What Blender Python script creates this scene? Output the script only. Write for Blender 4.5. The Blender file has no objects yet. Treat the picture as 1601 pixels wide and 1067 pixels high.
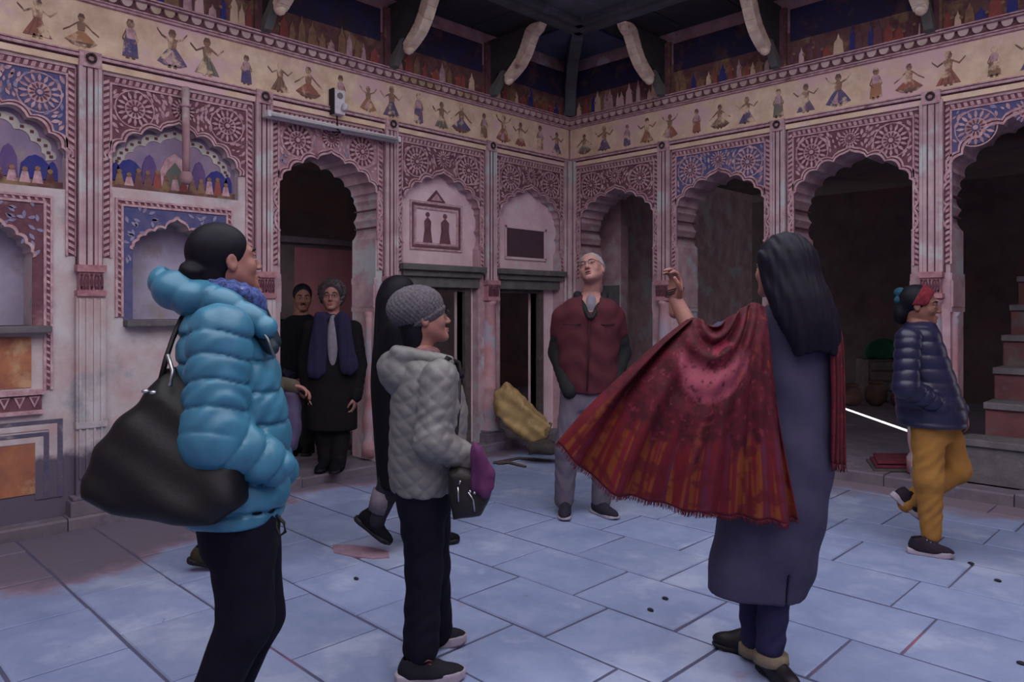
import bpy, bmesh, math, random
import numpy as np
from mathutils import Vector, Matrix

# ------------------------------------------------------------------ camera
C = bpy.context.scene.collection
SC = bpy.context.scene
FPX, CX, CY, CAMH = 1157.0, 800.5, 484.0, 1.38
CA, SA = 0.7097, 0.7045                      # camera right = (CA, SA), forward = (-SA, CA)
CAMX, CAMY = 5.32, -6.26
cam_d = bpy.data.cameras.new('camera'); cam = bpy.data.objects.new('camera', cam_d); C.objects.link(cam)
cam.location = (CAMX, CAMY, CAMH)
cam.rotation_euler = (math.pi/2, 0, math.atan2(SA, CA))
cam_d.sensor_width = 36.0; cam_d.lens = FPX/1601*36.0
cam_d.shift_x = 0.0; cam_d.shift_y = -(533.5-CY)/1601.0
cam_d.clip_start = 0.05; cam_d.clip_end = 200
SC.camera = cam

# ------------------------------------------------------------------ light
SC.view_settings.view_transform = 'Standard'; SC.view_settings.look = 'None'
SC.view_settings.gamma = 1.0; SC.view_settings.use_curve_mapping = False
SC.view_settings.exposure = 0.0
w = bpy.data.worlds.new('sky'); SC.world = w; w.use_nodes = True
bg = w.node_tree.nodes['Background']
bg.inputs[0].default_value = (0.95, 0.935, 1.0, 1); bg.inputs[1].default_value = 2.75

def spot(name, loc, tgt, energy, ang, col, rad=0.02):
    d = bpy.data.lights.new(name, 'SPOT'); d.energy = energy; d.spot_size = ang; d.spot_blend = 0.2
    d.color = col; d.shadow_soft_size = rad
    o = bpy.data.objects.new(name, d); C.objects.link(o); o.location = loc
    o.rotation_euler = (Vector(tgt)-Vector(loc)).to_track_quat('-Z', 'Y').to_euler()
    return o
# low sunbeam that enters the dark hall through a gap at the foot of its back wall
_dx, _dy = 0.654, -0.757
_e = math.radians(20)
spot('sunbeam', (.09-_dx*8*math.cos(_e), 5.32-_dy*8*math.cos(_e), .75+8*math.sin(_e)), (.09, 5.32, .75), 90000, math.radians(13), (1, .97, .92), 0.015)

# ------------------------------------------------------------------ helpers
rnd = random.Random(7)
def lin(c):
    return tuple(((x/255)/12.92 if x/255 <= .04045 else ((x/255+.055)/1.055)**2.4) for x in c)
MATS = {}
def M(name, c, c2=None, s=8.0, c3=None, s3=2.0, t3=.58, rough=.85, bump=0.0, bs=60.0, rand=0.0, detail=5, spec=.3, metal=0.0, extra=None, sheen=0.0, amt=1.0):
    if name in MATS: return MATS[name]
    m = bpy.data.materials.new(name); m.use_nodes = True; nt = m.node_tree; N = nt.nodes; L = nt.links
    b = N['Principled BSDF']; b.inputs['Roughness'].default_value = rough
    b.inputs['Specular IOR Level'].default_value = spec; b.inputs['Metallic'].default_value = metal
    if sheen: b.inputs['Sheen Weight'].default_value = sheen
    geo = N.new('ShaderNodeNewGeometry'); out = None
    def noise(sc, det=5):
        n = N.new('ShaderNodeTexNoise'); n.inputs['Scale'].default_value = sc; n.inputs['Detail'].default_value = det
        n.inputs['Roughness'].default_value = .62
        L.new(geo.outputs['Position'], n.inputs['Vector']); return n.outputs['Fac']
    def rgb(cc):
        n = N.new('ShaderNodeRGB'); n.outputs[0].default_value = (*lin(cc), 1); return n.outputs[0]
    def ramp(src, a, d):
        n = N.new('ShaderNodeMapRange'); n.inputs['From Min'].default_value = a; n.inputs['From Max'].default_value = d
        L.new(src, n.inputs['Value']); return n.outputs[0]
    def mix(fac, a, d, mode='MIX'):
        n = N.new('ShaderNodeMix'); n.data_type = 'RGBA'; n.blend_type = mode
        if isinstance(fac, float): n.inputs[0].default_value = fac
        else: L.new(fac, n.inputs[0])
        L.new(a, n.inputs[6]); L.new(d, n.inputs[7]); return n.outputs[2]
    col = rgb(c)
    if c2: 
        k = ramp(noise(s, detail), .35, .65)
        if amt != 1.0:
            q = N.new('ShaderNodeMath'); q.operation = 'MULTIPLY'; q.inputs[1].default_value = amt; L.new(k, q.inputs[0]); k = q.outputs[0]
        col = mix(k, col, rgb(c2))
    if c3: col = mix(ramp(noise(s3, 8), t3, t3+.1), col, rgb(c3))
    if extra: col = extra(dict(N=N, L=L, geo=geo, noise=noise, rgb=rgb, ramp=ramp, mix=mix), col)
    if rand:
        oi = N.new('ShaderNodeObjectInfo'); mr = N.new('ShaderNodeMapRange')
        mr.inputs['To Min'].default_value = 1-rand; mr.inputs['To Max'].default_value = 1+rand
        L.new(oi.outputs['Random'], mr.inputs['Value'])
        vm = N.new('ShaderNodeVectorMath'); vm.operation = 'SCALE'; L.new(col, vm.inputs[0]); L.new(mr.outputs[0], vm.inputs['Scale']); col = vm.outputs[0]
    L.new(col, b.inputs['Base Color'])
    if bump:
        bn = N.new('ShaderNodeBump'); bn.inputs['Strength'].default_value = bump; bn.inputs['Distance'].default_value = .01
        L.new(noise(bs, 6), bn.inputs['Height']); L.new(bn.outputs[0], b.inputs['Normal'])
    MATS[name] = m
    return m

def tag(o, label=None, cat=None, group=None, kind=None):
    if label: o['label'] = label
    if cat: o['category'] = cat
    if group: o['group'] = group
    if kind: o['kind'] = kind
    return o
def empty(name, loc=(0, 0, 0), rz=0.0, parent=None):
    o = bpy.data.objects.new(name, None); C.objects.link(o); o.location = loc; o.rotation_euler = (0, 0, rz)
    o.empty_display_size = .1
    if parent: o.parent = parent
    return o
def link(name, me, parent=None, loc=None):
    o = bpy.data.objects.new(name, me); C.objects.link(o)
    if parent: o.parent = parent
    if loc is not None: o.location = tuple(float(x) for x in loc)
    return o

class MB:
    """collects polygons of one object"""
    def __init__(s): s.v = []; s.f = []; s.m = []
    def add(s, vs, fs, mi=0):
        k = len(s.v); s.v += [tuple(p) for p in vs]
        s.f += [tuple(k+i for i in f) for f in fs]; s.m += [mi]*len(fs)
    def prism(s, poly, fr, p0, p1, mi=0):
        n = len(poly)
        vs = [fr(a, b, p0) for a, b in poly]+[fr(a, b, p1) for a, b in poly]
        fs = [tuple(range(n-1, -1, -1)), tuple(range(n, 2*n))]+[(i, (i+1) % n, n+(i+1) % n, n+i) for i in range(n)]
        s.add(vs, fs, mi)
    def strip(s, a, d, fr, p0, p1, mi=0):       # band between two polylines, extruded
        for i in range(len(a)-1):
            s.prism([a[i], a[i+1], d[i+1], d[i]], fr, p0, p1, mi)
    def box(s, u0, u1, z0, z1, fr, p0, p1, mi=0): s.prism([(u0, z0), (u1, z0), (u1, z1), (u0, z1)], fr, p0, p1, mi)
    def lathe(s, prof, c=(0, 0, 0), n=16, mi=0, sx=1, sy=1):
        vs = []; fs = []
        for r, z in prof:
            for k in range(n):
                a = 2*math.pi*k/n; vs.append((c[0]+r*sx*math.cos(a), c[1]+r*sy*math.sin(a), c[2]+z))
        for i in range(len(prof)-1):
            for k in range(n): fs.append((i*n+k, i*n+(k+1) % n, (i+1)*n+(k+1) % n, (i+1)*n+k))
        fs.append(tuple(range(n-1, -1, -1))); fs.append(tuple(range((len(prof)-1)*n, len(prof)*n)))
        s.add(vs, fs, mi)
    def tube(s, pts, r, n=8, mi=0):
        pts = [Vector(p) for p in pts]; vs = []; fs = []
        rr = r if isinstance(r, (list, tuple)) else [r]*len(pts)
        up = Vector((0.13, 0.21, .97))
        for i, p in enumerate(pts):
            t = (pts[min(i+1, len(pts)-1)]-pts[max(i-1, 0)]).normalized()
            a = t.cross(up)
            if a.length < 1e-4: a = t.cross(Vector((1, 0, 0)))
            a.normalize(); b = t.cross(a)
            for k in range(n):
                q = 2*math.pi*k/n; vs.append(p+rr[i]*(a*math.cos(q)+b*math.sin(q)))
        for i in range(len(pts)-1):
            for k in range(n): fs.append((i*n+k, i*n+(k+1) % n, (i+1)*n+(k+1) % n, (i+1)*n+k))
        fs.append(tuple(range(n-1, -1, -1))); fs.append(tuple(range((len(pts)-1)*n, len(pts)*n)))
        s.add(vs, fs, mi)
    def mesh(s, name, mats, smooth=False, bevel=0):
        me = bpy.data.meshes.new(name); me.from_pydata(s.v, [], s.f)
        for m in (mats if isinstance(mats, (list, tuple)) else [mats]): me.materials.append(m)
        me.polygons.foreach_set('material_index', s.m)
        bm = bmesh.new(); bm.from_mesh(me); bmesh.ops.recalc_face_normals(bm, faces=bm.faces)
        if bevel: bmesh.ops.bevel(bm, geom=[e for e in bm.edges], offset=bevel, segments=2, affect='EDGES', profile=.6)
        bm.to_mesh(me); bm.free()
        if smooth: me.polygons.foreach_set('use_smooth', [True]*len(me.polygons))
        me.update(); return me
    def build(s, name, mats, parent=None, smooth=False, loc=None, bevel=0):
        return link(name, s.mesh(name, mats, smooth, bevel), parent, loc)

def FL(u, z, p): return (p, -u, z)            # left wall:  u = distance from the corner, p = out of the wall
def FR(u, z, p): return (u, -p, z)            # right wall
def XY(x, y, z): return (x, y, z)             # plan polygons
# ------------------------------------------------------------------ wall paint and stone
def damp(q, col):                     # grey damp stain creeping up the plaster, ragged top edge
    N, L = q['N'], q['L']
    sx = N.new('ShaderNodeSeparateXYZ'); L.new(q['geo'].outputs['Position'], sx.inputs[0])
    mu = N.new('ShaderNodeMath'); mu.operation = 'MULTIPLY_ADD'; mu.inputs[1].default_value = -.55; L.new(q['noise'](2.2, 6), mu.inputs[0]); L.new(sx.outputs['Z'], mu.inputs[2])
    st = q['mix'](q['ramp'](mu.outputs[0], .22, .14), col, q['rgb']((98, 90, 106)))
    return q['mix'](q['ramp'](sx.outputs['Y'], -4.6, -4.75), q['mix'](q['ramp'](mu.outputs[0], -.02, -.14), col, q['rgb']((150, 142, 152))), st)
PINK = M('pink_lime_plaster', (178, 146, 150), (150, 114, 120), 5, (190, 182, 184), 3.2, .56, bump=.25, bs=40)
PALE = M('pale_lime_plaster', (190, 162, 168), (160, 126, 134), 5, (176, 178, 182), 2.6, .54, bump=.25, bs=40)
LOWER = M('worn_lower_plaster', (200, 194, 196), (186, 160, 160), 4.5, (156, 156, 162), 2.4, .55, bump=.3, bs=30, extra=damp)
MAROON = M('maroon_wall_paint', (98, 62, 72), (118, 80, 90), 14, (148, 110, 118), 5, .58)
LILAC = M('lilac_line_paint', (202, 170, 174), (164, 124, 134), 20, (120, 82, 92), 9, .60)
LINE = M('dark_maroon_line_paint', (84, 50, 62), (104, 66, 78), 18)
BLUE = M('indigo_wall_paint', (72, 78, 122), (98, 92, 128), 10, (140, 116, 132), 5, .58)
BRIGHTBLUE = M('ultramarine_paint', (52, 52, 128), (64, 66, 120), 14, (120, 104, 124), 7, .60)
OCHRE = M('ochre_frieze_paint', (232, 208, 182), (204, 176, 150), 6, (216, 182, 184), 1.6, .50, bump=.15, bs=50)
ORANGE = M('orange_ochre_paint', (176, 116, 84), (142, 92, 78), 7, (186, 150, 116), 4, .54)
BROWN = M('brown_band_paint', (116, 86, 82), (90, 58, 62), 9, (140, 116, 88), 4, .52)
BANDBLUE = M('smoky_navy_band', (44, 44, 82), (52, 42, 56), 5, (84, 62, 66), 4, .54)
RED = M('brick_red_paint', (156, 86, 76), (132, 72, 72), 12)
GREEN = M('faded_green_paint', (98, 108, 104), (112, 106, 100), 12)
PURPLE = M('violet_paint', (92, 72, 124), (112, 86, 126), 12)
SKINP = M('sallow_figure_paint', (150, 118, 92), (122, 94, 76), 20)
GREY = M('grey_stone', (112, 108, 110), (92, 88, 92), 8, (130, 118, 120), 4, .6, bump=.4, bs=35)
DARKSTONE = M('shaded_eave_stone', (66, 66, 66), (52, 54, 54), 6, (84, 82, 84), 3, .6, bump=.4, bs=30)  # shade under the eave put into the colour; outer soffit slabs are lighter
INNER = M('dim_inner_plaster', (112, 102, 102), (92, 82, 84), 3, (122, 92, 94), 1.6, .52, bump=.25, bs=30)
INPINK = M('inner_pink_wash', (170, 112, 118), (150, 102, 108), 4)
CREAM = M('cream_bracket_plaster', (240, 226, 202), (210, 184, 164), 10, (130, 96, 98), 6, .62)
WOOD = M('grey_old_timber', (92, 84, 82), (70, 62, 62), 12, (108, 96, 92), 5, .6, bump=.3, bs=50)
WHITE = M('white_plastic', (216, 212, 216), (196, 192, 198), 20)
BLACK = M('black_rubber', (22, 22, 26), rough=.6)

# ------------------------------------------------------------------ floor slabs
def dust(q, col):                     # brown dust and litter gathered along the left wall and red colour powder in places
    N, L = q['N'], q['L']
    sx = N.new('ShaderNodeSeparateXYZ'); L.new(q['geo'].outputs['Position'], sx.inputs[0])
    mu = N.new('ShaderNodeMath'); mu.operation = 'MULTIPLY_ADD'; mu.inputs[1].default_value = 1.1; L.new(q['noise'](2.3, 9), mu.inputs[0]); L.new(sx.outputs['X'], mu.inputs[2])
    m2 = N.new('ShaderNodeMath'); m2.operation = 'MULTIPLY_ADD'; m2.inputs[1].default_value = .75; L.new(q['ramp'](sx.outputs['Y'], -4.9, -3.7), m2.inputs[0]); L.new(mu.outputs[0], m2.inputs[2])
    col = q['mix'](q['ramp'](m2.outputs[0], 1.74, 1.60), col, q['rgb']((132, 112, 130)))
    col = q['mix'](q['ramp'](m2.outputs[0], 1.62, 1.48), col, q['rgb']((106, 98, 114)))
    my = N.new('ShaderNodeMath'); my.operation = 'MULTIPLY_ADD'; my.inputs[1].default_value = -.9; L.new(q['noise'](1.9, 7), my.inputs[0]); L.new(sx.outputs['Y'], my.inputs[2])
    col = q['mix'](q['ramp'](my.outputs[0], -1.05, -.85), col, q['rgb']((126, 112, 126)))
    col = q['mix'](q['ramp'](q['noise'](3.1, 6), .66, .74), col, q['rgb']((142, 118, 140)))
    return q['mix'](q['ramp'](q['noise'](7.5, 6), .68, .75), col, q['rgb']((96, 106, 132)))
SLAB = M('blue_grey_slab', (136, 148, 182), (116, 130, 166), 3.4, (152, 162, 190), 1.7, .52, rough=.74, bump=.12, bs=45, rand=.07, extra=dust)
JOINT = M('floor_joint_mortar', (74, 78, 104), (88, 84, 110), 5, (134, 84, 104), 1.3, .60)
MATS_SLAB_EDGE = SLAB
fl = MB(); fl.prism([(-.02, -9.2), (9.2, -9.2), (9.2, .02), (-.02, .02)], XY, -.10, -.006)
floor = fl.build('floor', JOINT); tag(floor, kind='structure')
rows = [-.12, -.42, -.80, -1.22, -1.66, -2.13, -2.58, -3.06, -3.515, -3.95, -4.39, -4.805, -5.21, -5.63, -6.06, -6.5, -6.95, -7.4, -7.85]
offs = [.1, .33, .25, .05, .3, .175, .37, .175, .385, .20, .38, .225, .38, .235, .4, .2, .38, .2]
mesh_cache = {}
for i in range(len(rows)-1):
    y1, y0 = rows[i], rows[i+1]
    x = .12
    cuts = [x]
    k = offs[i]
    xs = []
    q = k
    while q < 8.4:
        if q > .25: xs.append(q)
        q += .567
    if i == 7: pass
    cuts += xs
    cuts.append(8.3)
    for a, b in zip(cuts[:-1], cuts[1:]):
        if b-a < .1: continue
        g = .0068
        mb = MB(); j = lambda: rnd.uniform(-.004, .004)
        wv, hv = (b-a)/2-g, (y1-y0)/2-g
        t = rnd.uniform(-.0025, .0025); bv = .006
        pts = [(-wv+j(), -hv+j()), (wv+j(), -hv+j()), (wv+j(), hv+j()), (-wv+j(), hv+j())]
        inn = [(p[0]*(1-bv/wv), p[1]*(1-bv/hv)) for p in pts]
        vs = [(p[0], p[1], -.02) for p in pts]+[(p[0], p[1], -.004) for p in pts]+[(p[0], p[1], t+.0) for p in inn]
        fs = [(3, 2, 1, 0)]+[(n, (n+1) % 4, 4+(n+1) % 4, 4+n) for n in range(4)]+[(4+n, 4+(n+1) % 4, 8+(n+1) % 4, 8+n) for n in range(4)]+[(8, 9, 10, 11)]
        mb.add(vs, fs)
        mb.build('floor_slab', SLAB, floor, loc=((a+b)/2, (y0+y1)/2, 0))
# repaired chip of pinkish cement in a slab
pc = MB(); pc.prism([(1.53, -3.93), (1.60, -3.86), (1.72, -3.80), (1.86, -3.77), (1.95, -3.83), (1.90, -3.90), (1.80, -3.96), (1.66, -4.0)], XY, -.004, .0055)
pc.build('cement_patch', M('pink_cement', (150, 124, 140), (128, 104, 122), 12), floor)

# ------------------------------------------------------------------ kerbs (low plinth in front of both walls)
KERB = M('worn_kerb_stone', (118, 110, 120), (100, 92, 104), 6, (134, 128, 146), 3, .55, bump=.35, bs=40, rand=.08)
def kerb(side, fr, length, pw, h):
    root = None
    u = .0
    while u < length:
        l = rnd.uniform(.75, 1.1); mb = MB()
        e = min(u+l, length)-.006; z = h+rnd.uniform(-.006, .006); d = pw+rnd.uniform(-.008, .008)
        mb.prism([(-.40, -.02), (d, -.02), (d, z-.012), (d-.012, z), (-.40, z)], lambda p, zz, uu: fr(uu, zz, p), u, e)
        o = mb.build('kerb_stone' if root else 'trim_'+side, KERB, root)
        if not root: root = o; tag(o, kind='structure')
        u += l
kerb('1', FL, 8.4, .12, .075)
kerb('2', FR, 8.4, .14, .09)

# ------------------------------------------------------------------ cusped arches
def half_arch(a, zs, za, n, lower):
    """right half, from the jamb upwards to the apex: list of (du, z)"""
    pts = []
    def lobe(p, q, bulge, m=6):
        dx, dz = q[0]-p[0], q[1]-p[1]; l = math.hypot(dx, dz); nx, nz = dz/l, -dx/l
        for k in range(m):
            t = k/m; s = math.sin(math.pi*t)**.8*bulge*l
            pts.append((p[0]+dx*t+nx*s, p[1]+dz*t+nz*s))
    z = zs-lower*.17
    for k in range(lower):
        lobe((a-.012*(lower-k-1), z), (a if k == lower-1 else a-.012*(lower-k-2), z+.17), .22); z += .17
    th1 = math.radians(74); R = za-.075-zs
    cus = [(a*math.cos(th1*k/n), zs+R*(math.sin(th1*k/n)/math.sin(th1))**1.35) for k in range(n+1)]
    for k in range(n): lobe(cus[k], cus[k+1], .26)
    x, zz = cus[-1]
    pts += [(x, zz), (x*.86, zz+.028), (x*.6, zz+.046), (x*.34, zz+.054), (x*.14, zz+.064), (0, za)]
    return pts
def arch(c, a, zs, za, n=4, lower=2):
    h = half_arch(a, zs, za, n, lower)
    return [(c-u, z) for u, z in h]+[(c+u, z) for u, z in reversed(h[:-1])]   # u ascending
def scaled(pts, c, zc, k): return [(c+(u-c)*k, zc+(z-zc)*k) for u, z in pts]
def clip_in(pts, u0, u1): return [(min(max(u, u0), u1), z) for u, z in pts]

def almond(c, ang, l, w, n=6):
    out = []
    for k in range(n): t = k/n; out.append((t*l, w*math.sin(math.pi*t)))
    for k in range(n): t = 1-k/n; out.append((t*l, -w*math.sin(math.pi*t)))
    ca, sa = math.cos(ang), math.sin(ang)
    pts = [(c[0]+x*ca-y*sa, c[1]+x*sa+y*ca) for x, y in out]
    res = []
    for p in pts:
        if not res or math.hypot(p[0]-res[-1][0], p[1]-res[-1][1]) > 1e-5: res.append(p)
    return res
def disc(c, r, n=14): return [(c[0]+r*math.cos(2*math.pi*k/n), c[1]+r*math.sin(2*math.pi*k/n)) for k in range(n)]
ROS = {}
def rosette_mesh(side, r, key):
    k = (side, key)
    if k in ROS: return ROS[k]
    fr0 = FL if side == 'l' else FR
    mb = MB()
    mb.prism(disc((0, 0), r*1.0, 24), fr0, 0, .003, 1)
    n = 16
    for i in range(n):
        a = 2*math.pi*i/n
        mb.prism(almond((r*.58*math.cos(a), r*.58*math.sin(a)), a, r*.5, r*.088), fr0, .003, .009, 0)
    mb.prism(disc((0, 0), r*.60, 20), fr0, .003, .007, 0)
    for i in range(12):
        a = 2*math.pi*(i+.5)/12
        mb.prism(almond((r*.24*math.cos(a), r*.24*math.sin(a)), a, r*.30, r*.06), fr0, .007, .012, 2)
    mb.prism(disc((0, 0), r*.24, 14), fr0, .007, .012, 1)
    mb.prism(disc((0, 0), r*.15, 12), fr0, .012, .017, 0)
    ROS[k] = mb.mesh('rosette', [LILAC, LINE, MAROON] if 'blue' not in key else [LILAC, BLUE, MAROON]); return ROS[k]

def spandrel(bay, side, u0, u1, ztop, apts, c, zc, ground, key, third=True, r=.12):
    """painted spandrel over an arch: ground plate, arch mouldings, leaf border, rosettes and vine leaves"""
    fr = FL if side == 'l' else FR
    zl = apts[0][1]
    a, b = u0+.075, u1-.075
    zt = ztop-.075
    inner = clip_in(scaled(apts, c, zc, 1.0), a+.004, b-.004)
    lo = max(zl, 2.02)
    ap = [p for p in inner if p[1] >= lo]
    poly = [(a, lo)]+[(a, zt), (b, zt), (b, lo)]+list(reversed(ap))
    g = MB(); g.prism(poly, fr, -.002, .004); g.build('painted_ground', ground, bay)
    m = MB()
    i1 = clip_in(scaled(apts, c, zc, 1.0), u0+.02, u1-.02); i2 = clip_in(scaled(apts, c, zc, 1.035), u0+.015, u1-.015)
    i3 = clip_in(scaled(apts, c, zc, 1.06), u0+.012, u1-.012); i4 = clip_in(scaled(apts, c, zc, 1.09), u0+.01, u1-.01)
    m.strip(i1, i2, fr, -.01, .018, 0); m.strip(i2, i3, fr, -.005, .009, 1); m.strip(i3, i4, fr, -.005, .014, 0)
    m.build('arch_moulding', [LILAC, LINE], bay)
    f = MB()                                             # frame with slanting leaf border
    zb = 1.72
    for (x0, x1, z0, z1) in ((u0+.012, u0+.022, zb, ztop-.022), (u0+.062, u0+.075, zb, ztop-.075), (u1-.022, u1-.012, zb, ztop-.022), (u1-.075, u1-.062, zb, ztop-.075),
                             (u0+.012, u1-.012, ztop-.022, ztop-.012), (u0+.062, u1-.062, ztop-.075, ztop-.062)):
        f.box(x0, x1, z0, z1, fr, -.002, .014, 0)
    for (x0, x1, z0, z1) in ((u0+.022, u0+.062, zb, ztop-.062), (u1-.062, u1-.022, zb, ztop-.062), (u0+.022, u1-.022, ztop-.062, ztop-.022)):
        f.box(x0, x1, z0, z1, fr, -.002, .003, 1)
    f.build('border_frame', [LILAC, MAROON], bay)
    lv = MB(); step = .042
    z = zb+.02
    while z < ztop-.06:
        for uc, sg in ((u0+.042, 1), (u1-.042, -1)):
            lv.prism([(uc-.017, z-.006*sg-.008), (uc+.017, z+.012*sg-.008), (uc+.017, z+.012*sg+.014), (uc-.017, z-.006*sg+.014)], fr, .003, .010)
        z += step
    u = u0+.08
    while u < u1-.07:
        lv.prism([(u-.006, ztop-.058), (u+.018, ztop-.058), (u+.008, ztop-.026), (u-.016, ztop-.026)], fr, .003, .010); u += step
    tag(lv.build('border_leaf', LILAC, bay), kind='stuff')
    key = key+str(r)
    cen = [(a+r+.035, zt-r-.03), (b-r-.035, zt-r-.03)]
    if third: cen.append(((a+b)/2, zt-.085))
    for n, q in enumerate(cen):
        o = link('rosette', rosette_mesh(side, r if n < 2 else .078, key if n < 2 else key+'s'), bay); o.location = fr(q[0], q[1], .004)
    v = MB(); top = clip_in(scaled(apts, c, zc, 1.12), -9, 99)
    def above(u, z):
        for (p, q) in zip(top[:-1], top[1:]):
            if p[0] <= u <= q[0] and z < max(p[1], q[1])+.012: return False
        return True
    tries = 0; done = []
    while tries < 1400 and len(done) < 135:
        tries += 1
        u, z = rnd.uniform(a+.015, b-.015), rnd.uniform(lo, zt-.015)
        if not above(u, z) or (top[0][0] < u < top[-1][0] and z < 2.4): continue
        if any(math.hypot(u-q[0], z-q[1]) < (r if n < 2 else .078)+.012 for n, q in enumerate(cen)): continue
        if any(math.hypot(u-d[0], z-d[1]) < .026 for d in done): continue
        done.append((u, z)); q = min(cen[:2], key=lambda q: math.hypot(u-q[0], z-q[1]))
        ang = math.atan2(z-q[1], u-q[0])+math.pi/2+rnd.uniform(-.5, .5)
        l = rnd.uniform(.032, .062)
        v.prism(almond((u-l*.5*math.cos(ang), z-l*.5*math.sin(ang)), ang, l, l*.22, 4), fr, .004, .009, rnd.choice((0, 0, 0, 1)) if ground is not MAROON else 0)
    for q in cen[:2]:
        ring = [(q[0]+(r+.012)*math.cos(t*.2617), q[1]+(r+.012)*math.sin(t*.2617)) for t in range(25)]
        ring2 = [(q[0]+(r+.02)*math.cos(t*.2617), q[1]+(r+.02)*math.sin(t*.2617)) for t in range(25)]
        v.strip(ring, ring2, fr, .004, .008, 0)
    tag(v.build('vine_leaf', [LILAC, WHITEBLUE], bay), kind='stuff')
WHITEBLUE = M('pale_blue_leaf_paint', (150, 146, 172), (126, 118, 150), 16)

# ------------------------------------------------------------------ the two painted walls
LB = [0, 1.22, 2.42, 3.60, 4.79, 6.0, 7.2, 8.4]
RB = [0, 1.24, 2.41, 3.62, 4.82, 6.0, 7.2, 8.4]
TH = .36
ZT = 2.95
def wall_root(name, fr):
    mb = MB(); mb.prism([(0, ZT), (8.4, ZT), (8.4, 4.12), (0, 4.12)] if True else [], fr, -TH, 0)
    o = mb.build(name, PINK); tag(o, kind='structure'); return o
WL = wall_root('wall_left', FL); WR = wall_root('wall_right', FR)

def open_bay(root, side, u0, u1, za=2.67, ground=MAROON, key='pink', half=None, third=True):
    fr = FL if side == 'l' else FR
    c = (u0+u1)/2; a = half or (u1-u0)/2-.135; zs = 2.33
    ap = arch(c, a, zs, za)
    jl = [(ap[0][0], .0)]; jr = [(ap[-1][0], .0)]
    poly = [(u0, 0), (u0, ZT), (u1, ZT), (u1, 0)]+jr+list(reversed(ap))+jl
    mb = MB(); mb.prism(poly, fr, -TH, 0); bay = mb.build('arched_bay', PALE, root)
    spandrel(bay, side, u0+.06, u1-.06, ZT-.01, ap, c, zs-.15, ground, key, third)
    return bay, c, a
def blind_bay(root, side, u0, u1, door, inset):
    fr = FL if side == 'l' else FR
    c = (u0+u1)/2; a = (u1-u0)/2-.135; zs = 2.31
    ap = arch(c, a, zs, 2.65, lower=2)
    poly = [(u0, 0), (u0, ZT), (u1, ZT), (u1, 0), (ap[-1][0], 0)]+list(reversed(ap))+[(ap[0][0], 0)]
    mb = MB(); mb.prism(poly, fr, -TH, 0); bay = mb.build('arched_bay', PALE, root)
    spandrel(bay, side, u0+.06, u1-.06, ZT-.01, ap, c, zs-.15, MAROON, 'pink')
    d0, d1 = door
    bk = MB(); bk.box(c-a-.03, c+a+.03, 1.58, 2.70, fr, -.2, -.085)
    for (x0, x1) in ((c-a-.03, d0), (d1, c+a+.03)): bk.box(x0, x1, 0, 1.58, fr, -.2, -.085)
    bk.build('plaster_back', LOWER_PALE, bay)
    lt = MB(); lt.box(c-a-.04, c+a+.04, 1.735, 1.79, fr, -.06, .075); lt.box(c-a-.01, c+a+.01, 1.68, 1.735, fr, -.06, .04); lt.box(c-a+.0, c+a-.0, 1.585, 1.68, fr, -.06, .01)
    lt.build('stone_lintel', GREY_G, bay, bevel=.006)
    for x in (d0, d1):
        jm = MB(); s = 1 if x == d0 else -1
        jm.box(min(x, x-.07*s), max(x, x-.07*s), .075, 1.585, fr, -.17, -.04); jm.box(min(x-.07*s, x-.095*s), max(x-.07*s, x-.095*s), .075, 1.585, fr, -.17, -.06)
        jm.build('door_jamb', WOOD, bay, bevel=.006)
    dl = MB(); dl.box(d0, d1, 1.55, 1.585, fr, -.17, -.05); dl.build('door_head', WOOD, bay)
    return bay, c, a
LOWER_PALE = M('pale_pink_recess_plaster', (226, 200, 206), (206, 176, 184), 4, (208, 202, 206), 2.5, .56, bump=.2, bs=30)
GREY_G = M('greenish_lintel_stone', (104, 102, 100), (86, 84, 84), 8, (122, 108, 112), 4, .6, bump=.4, bs=35)

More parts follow.
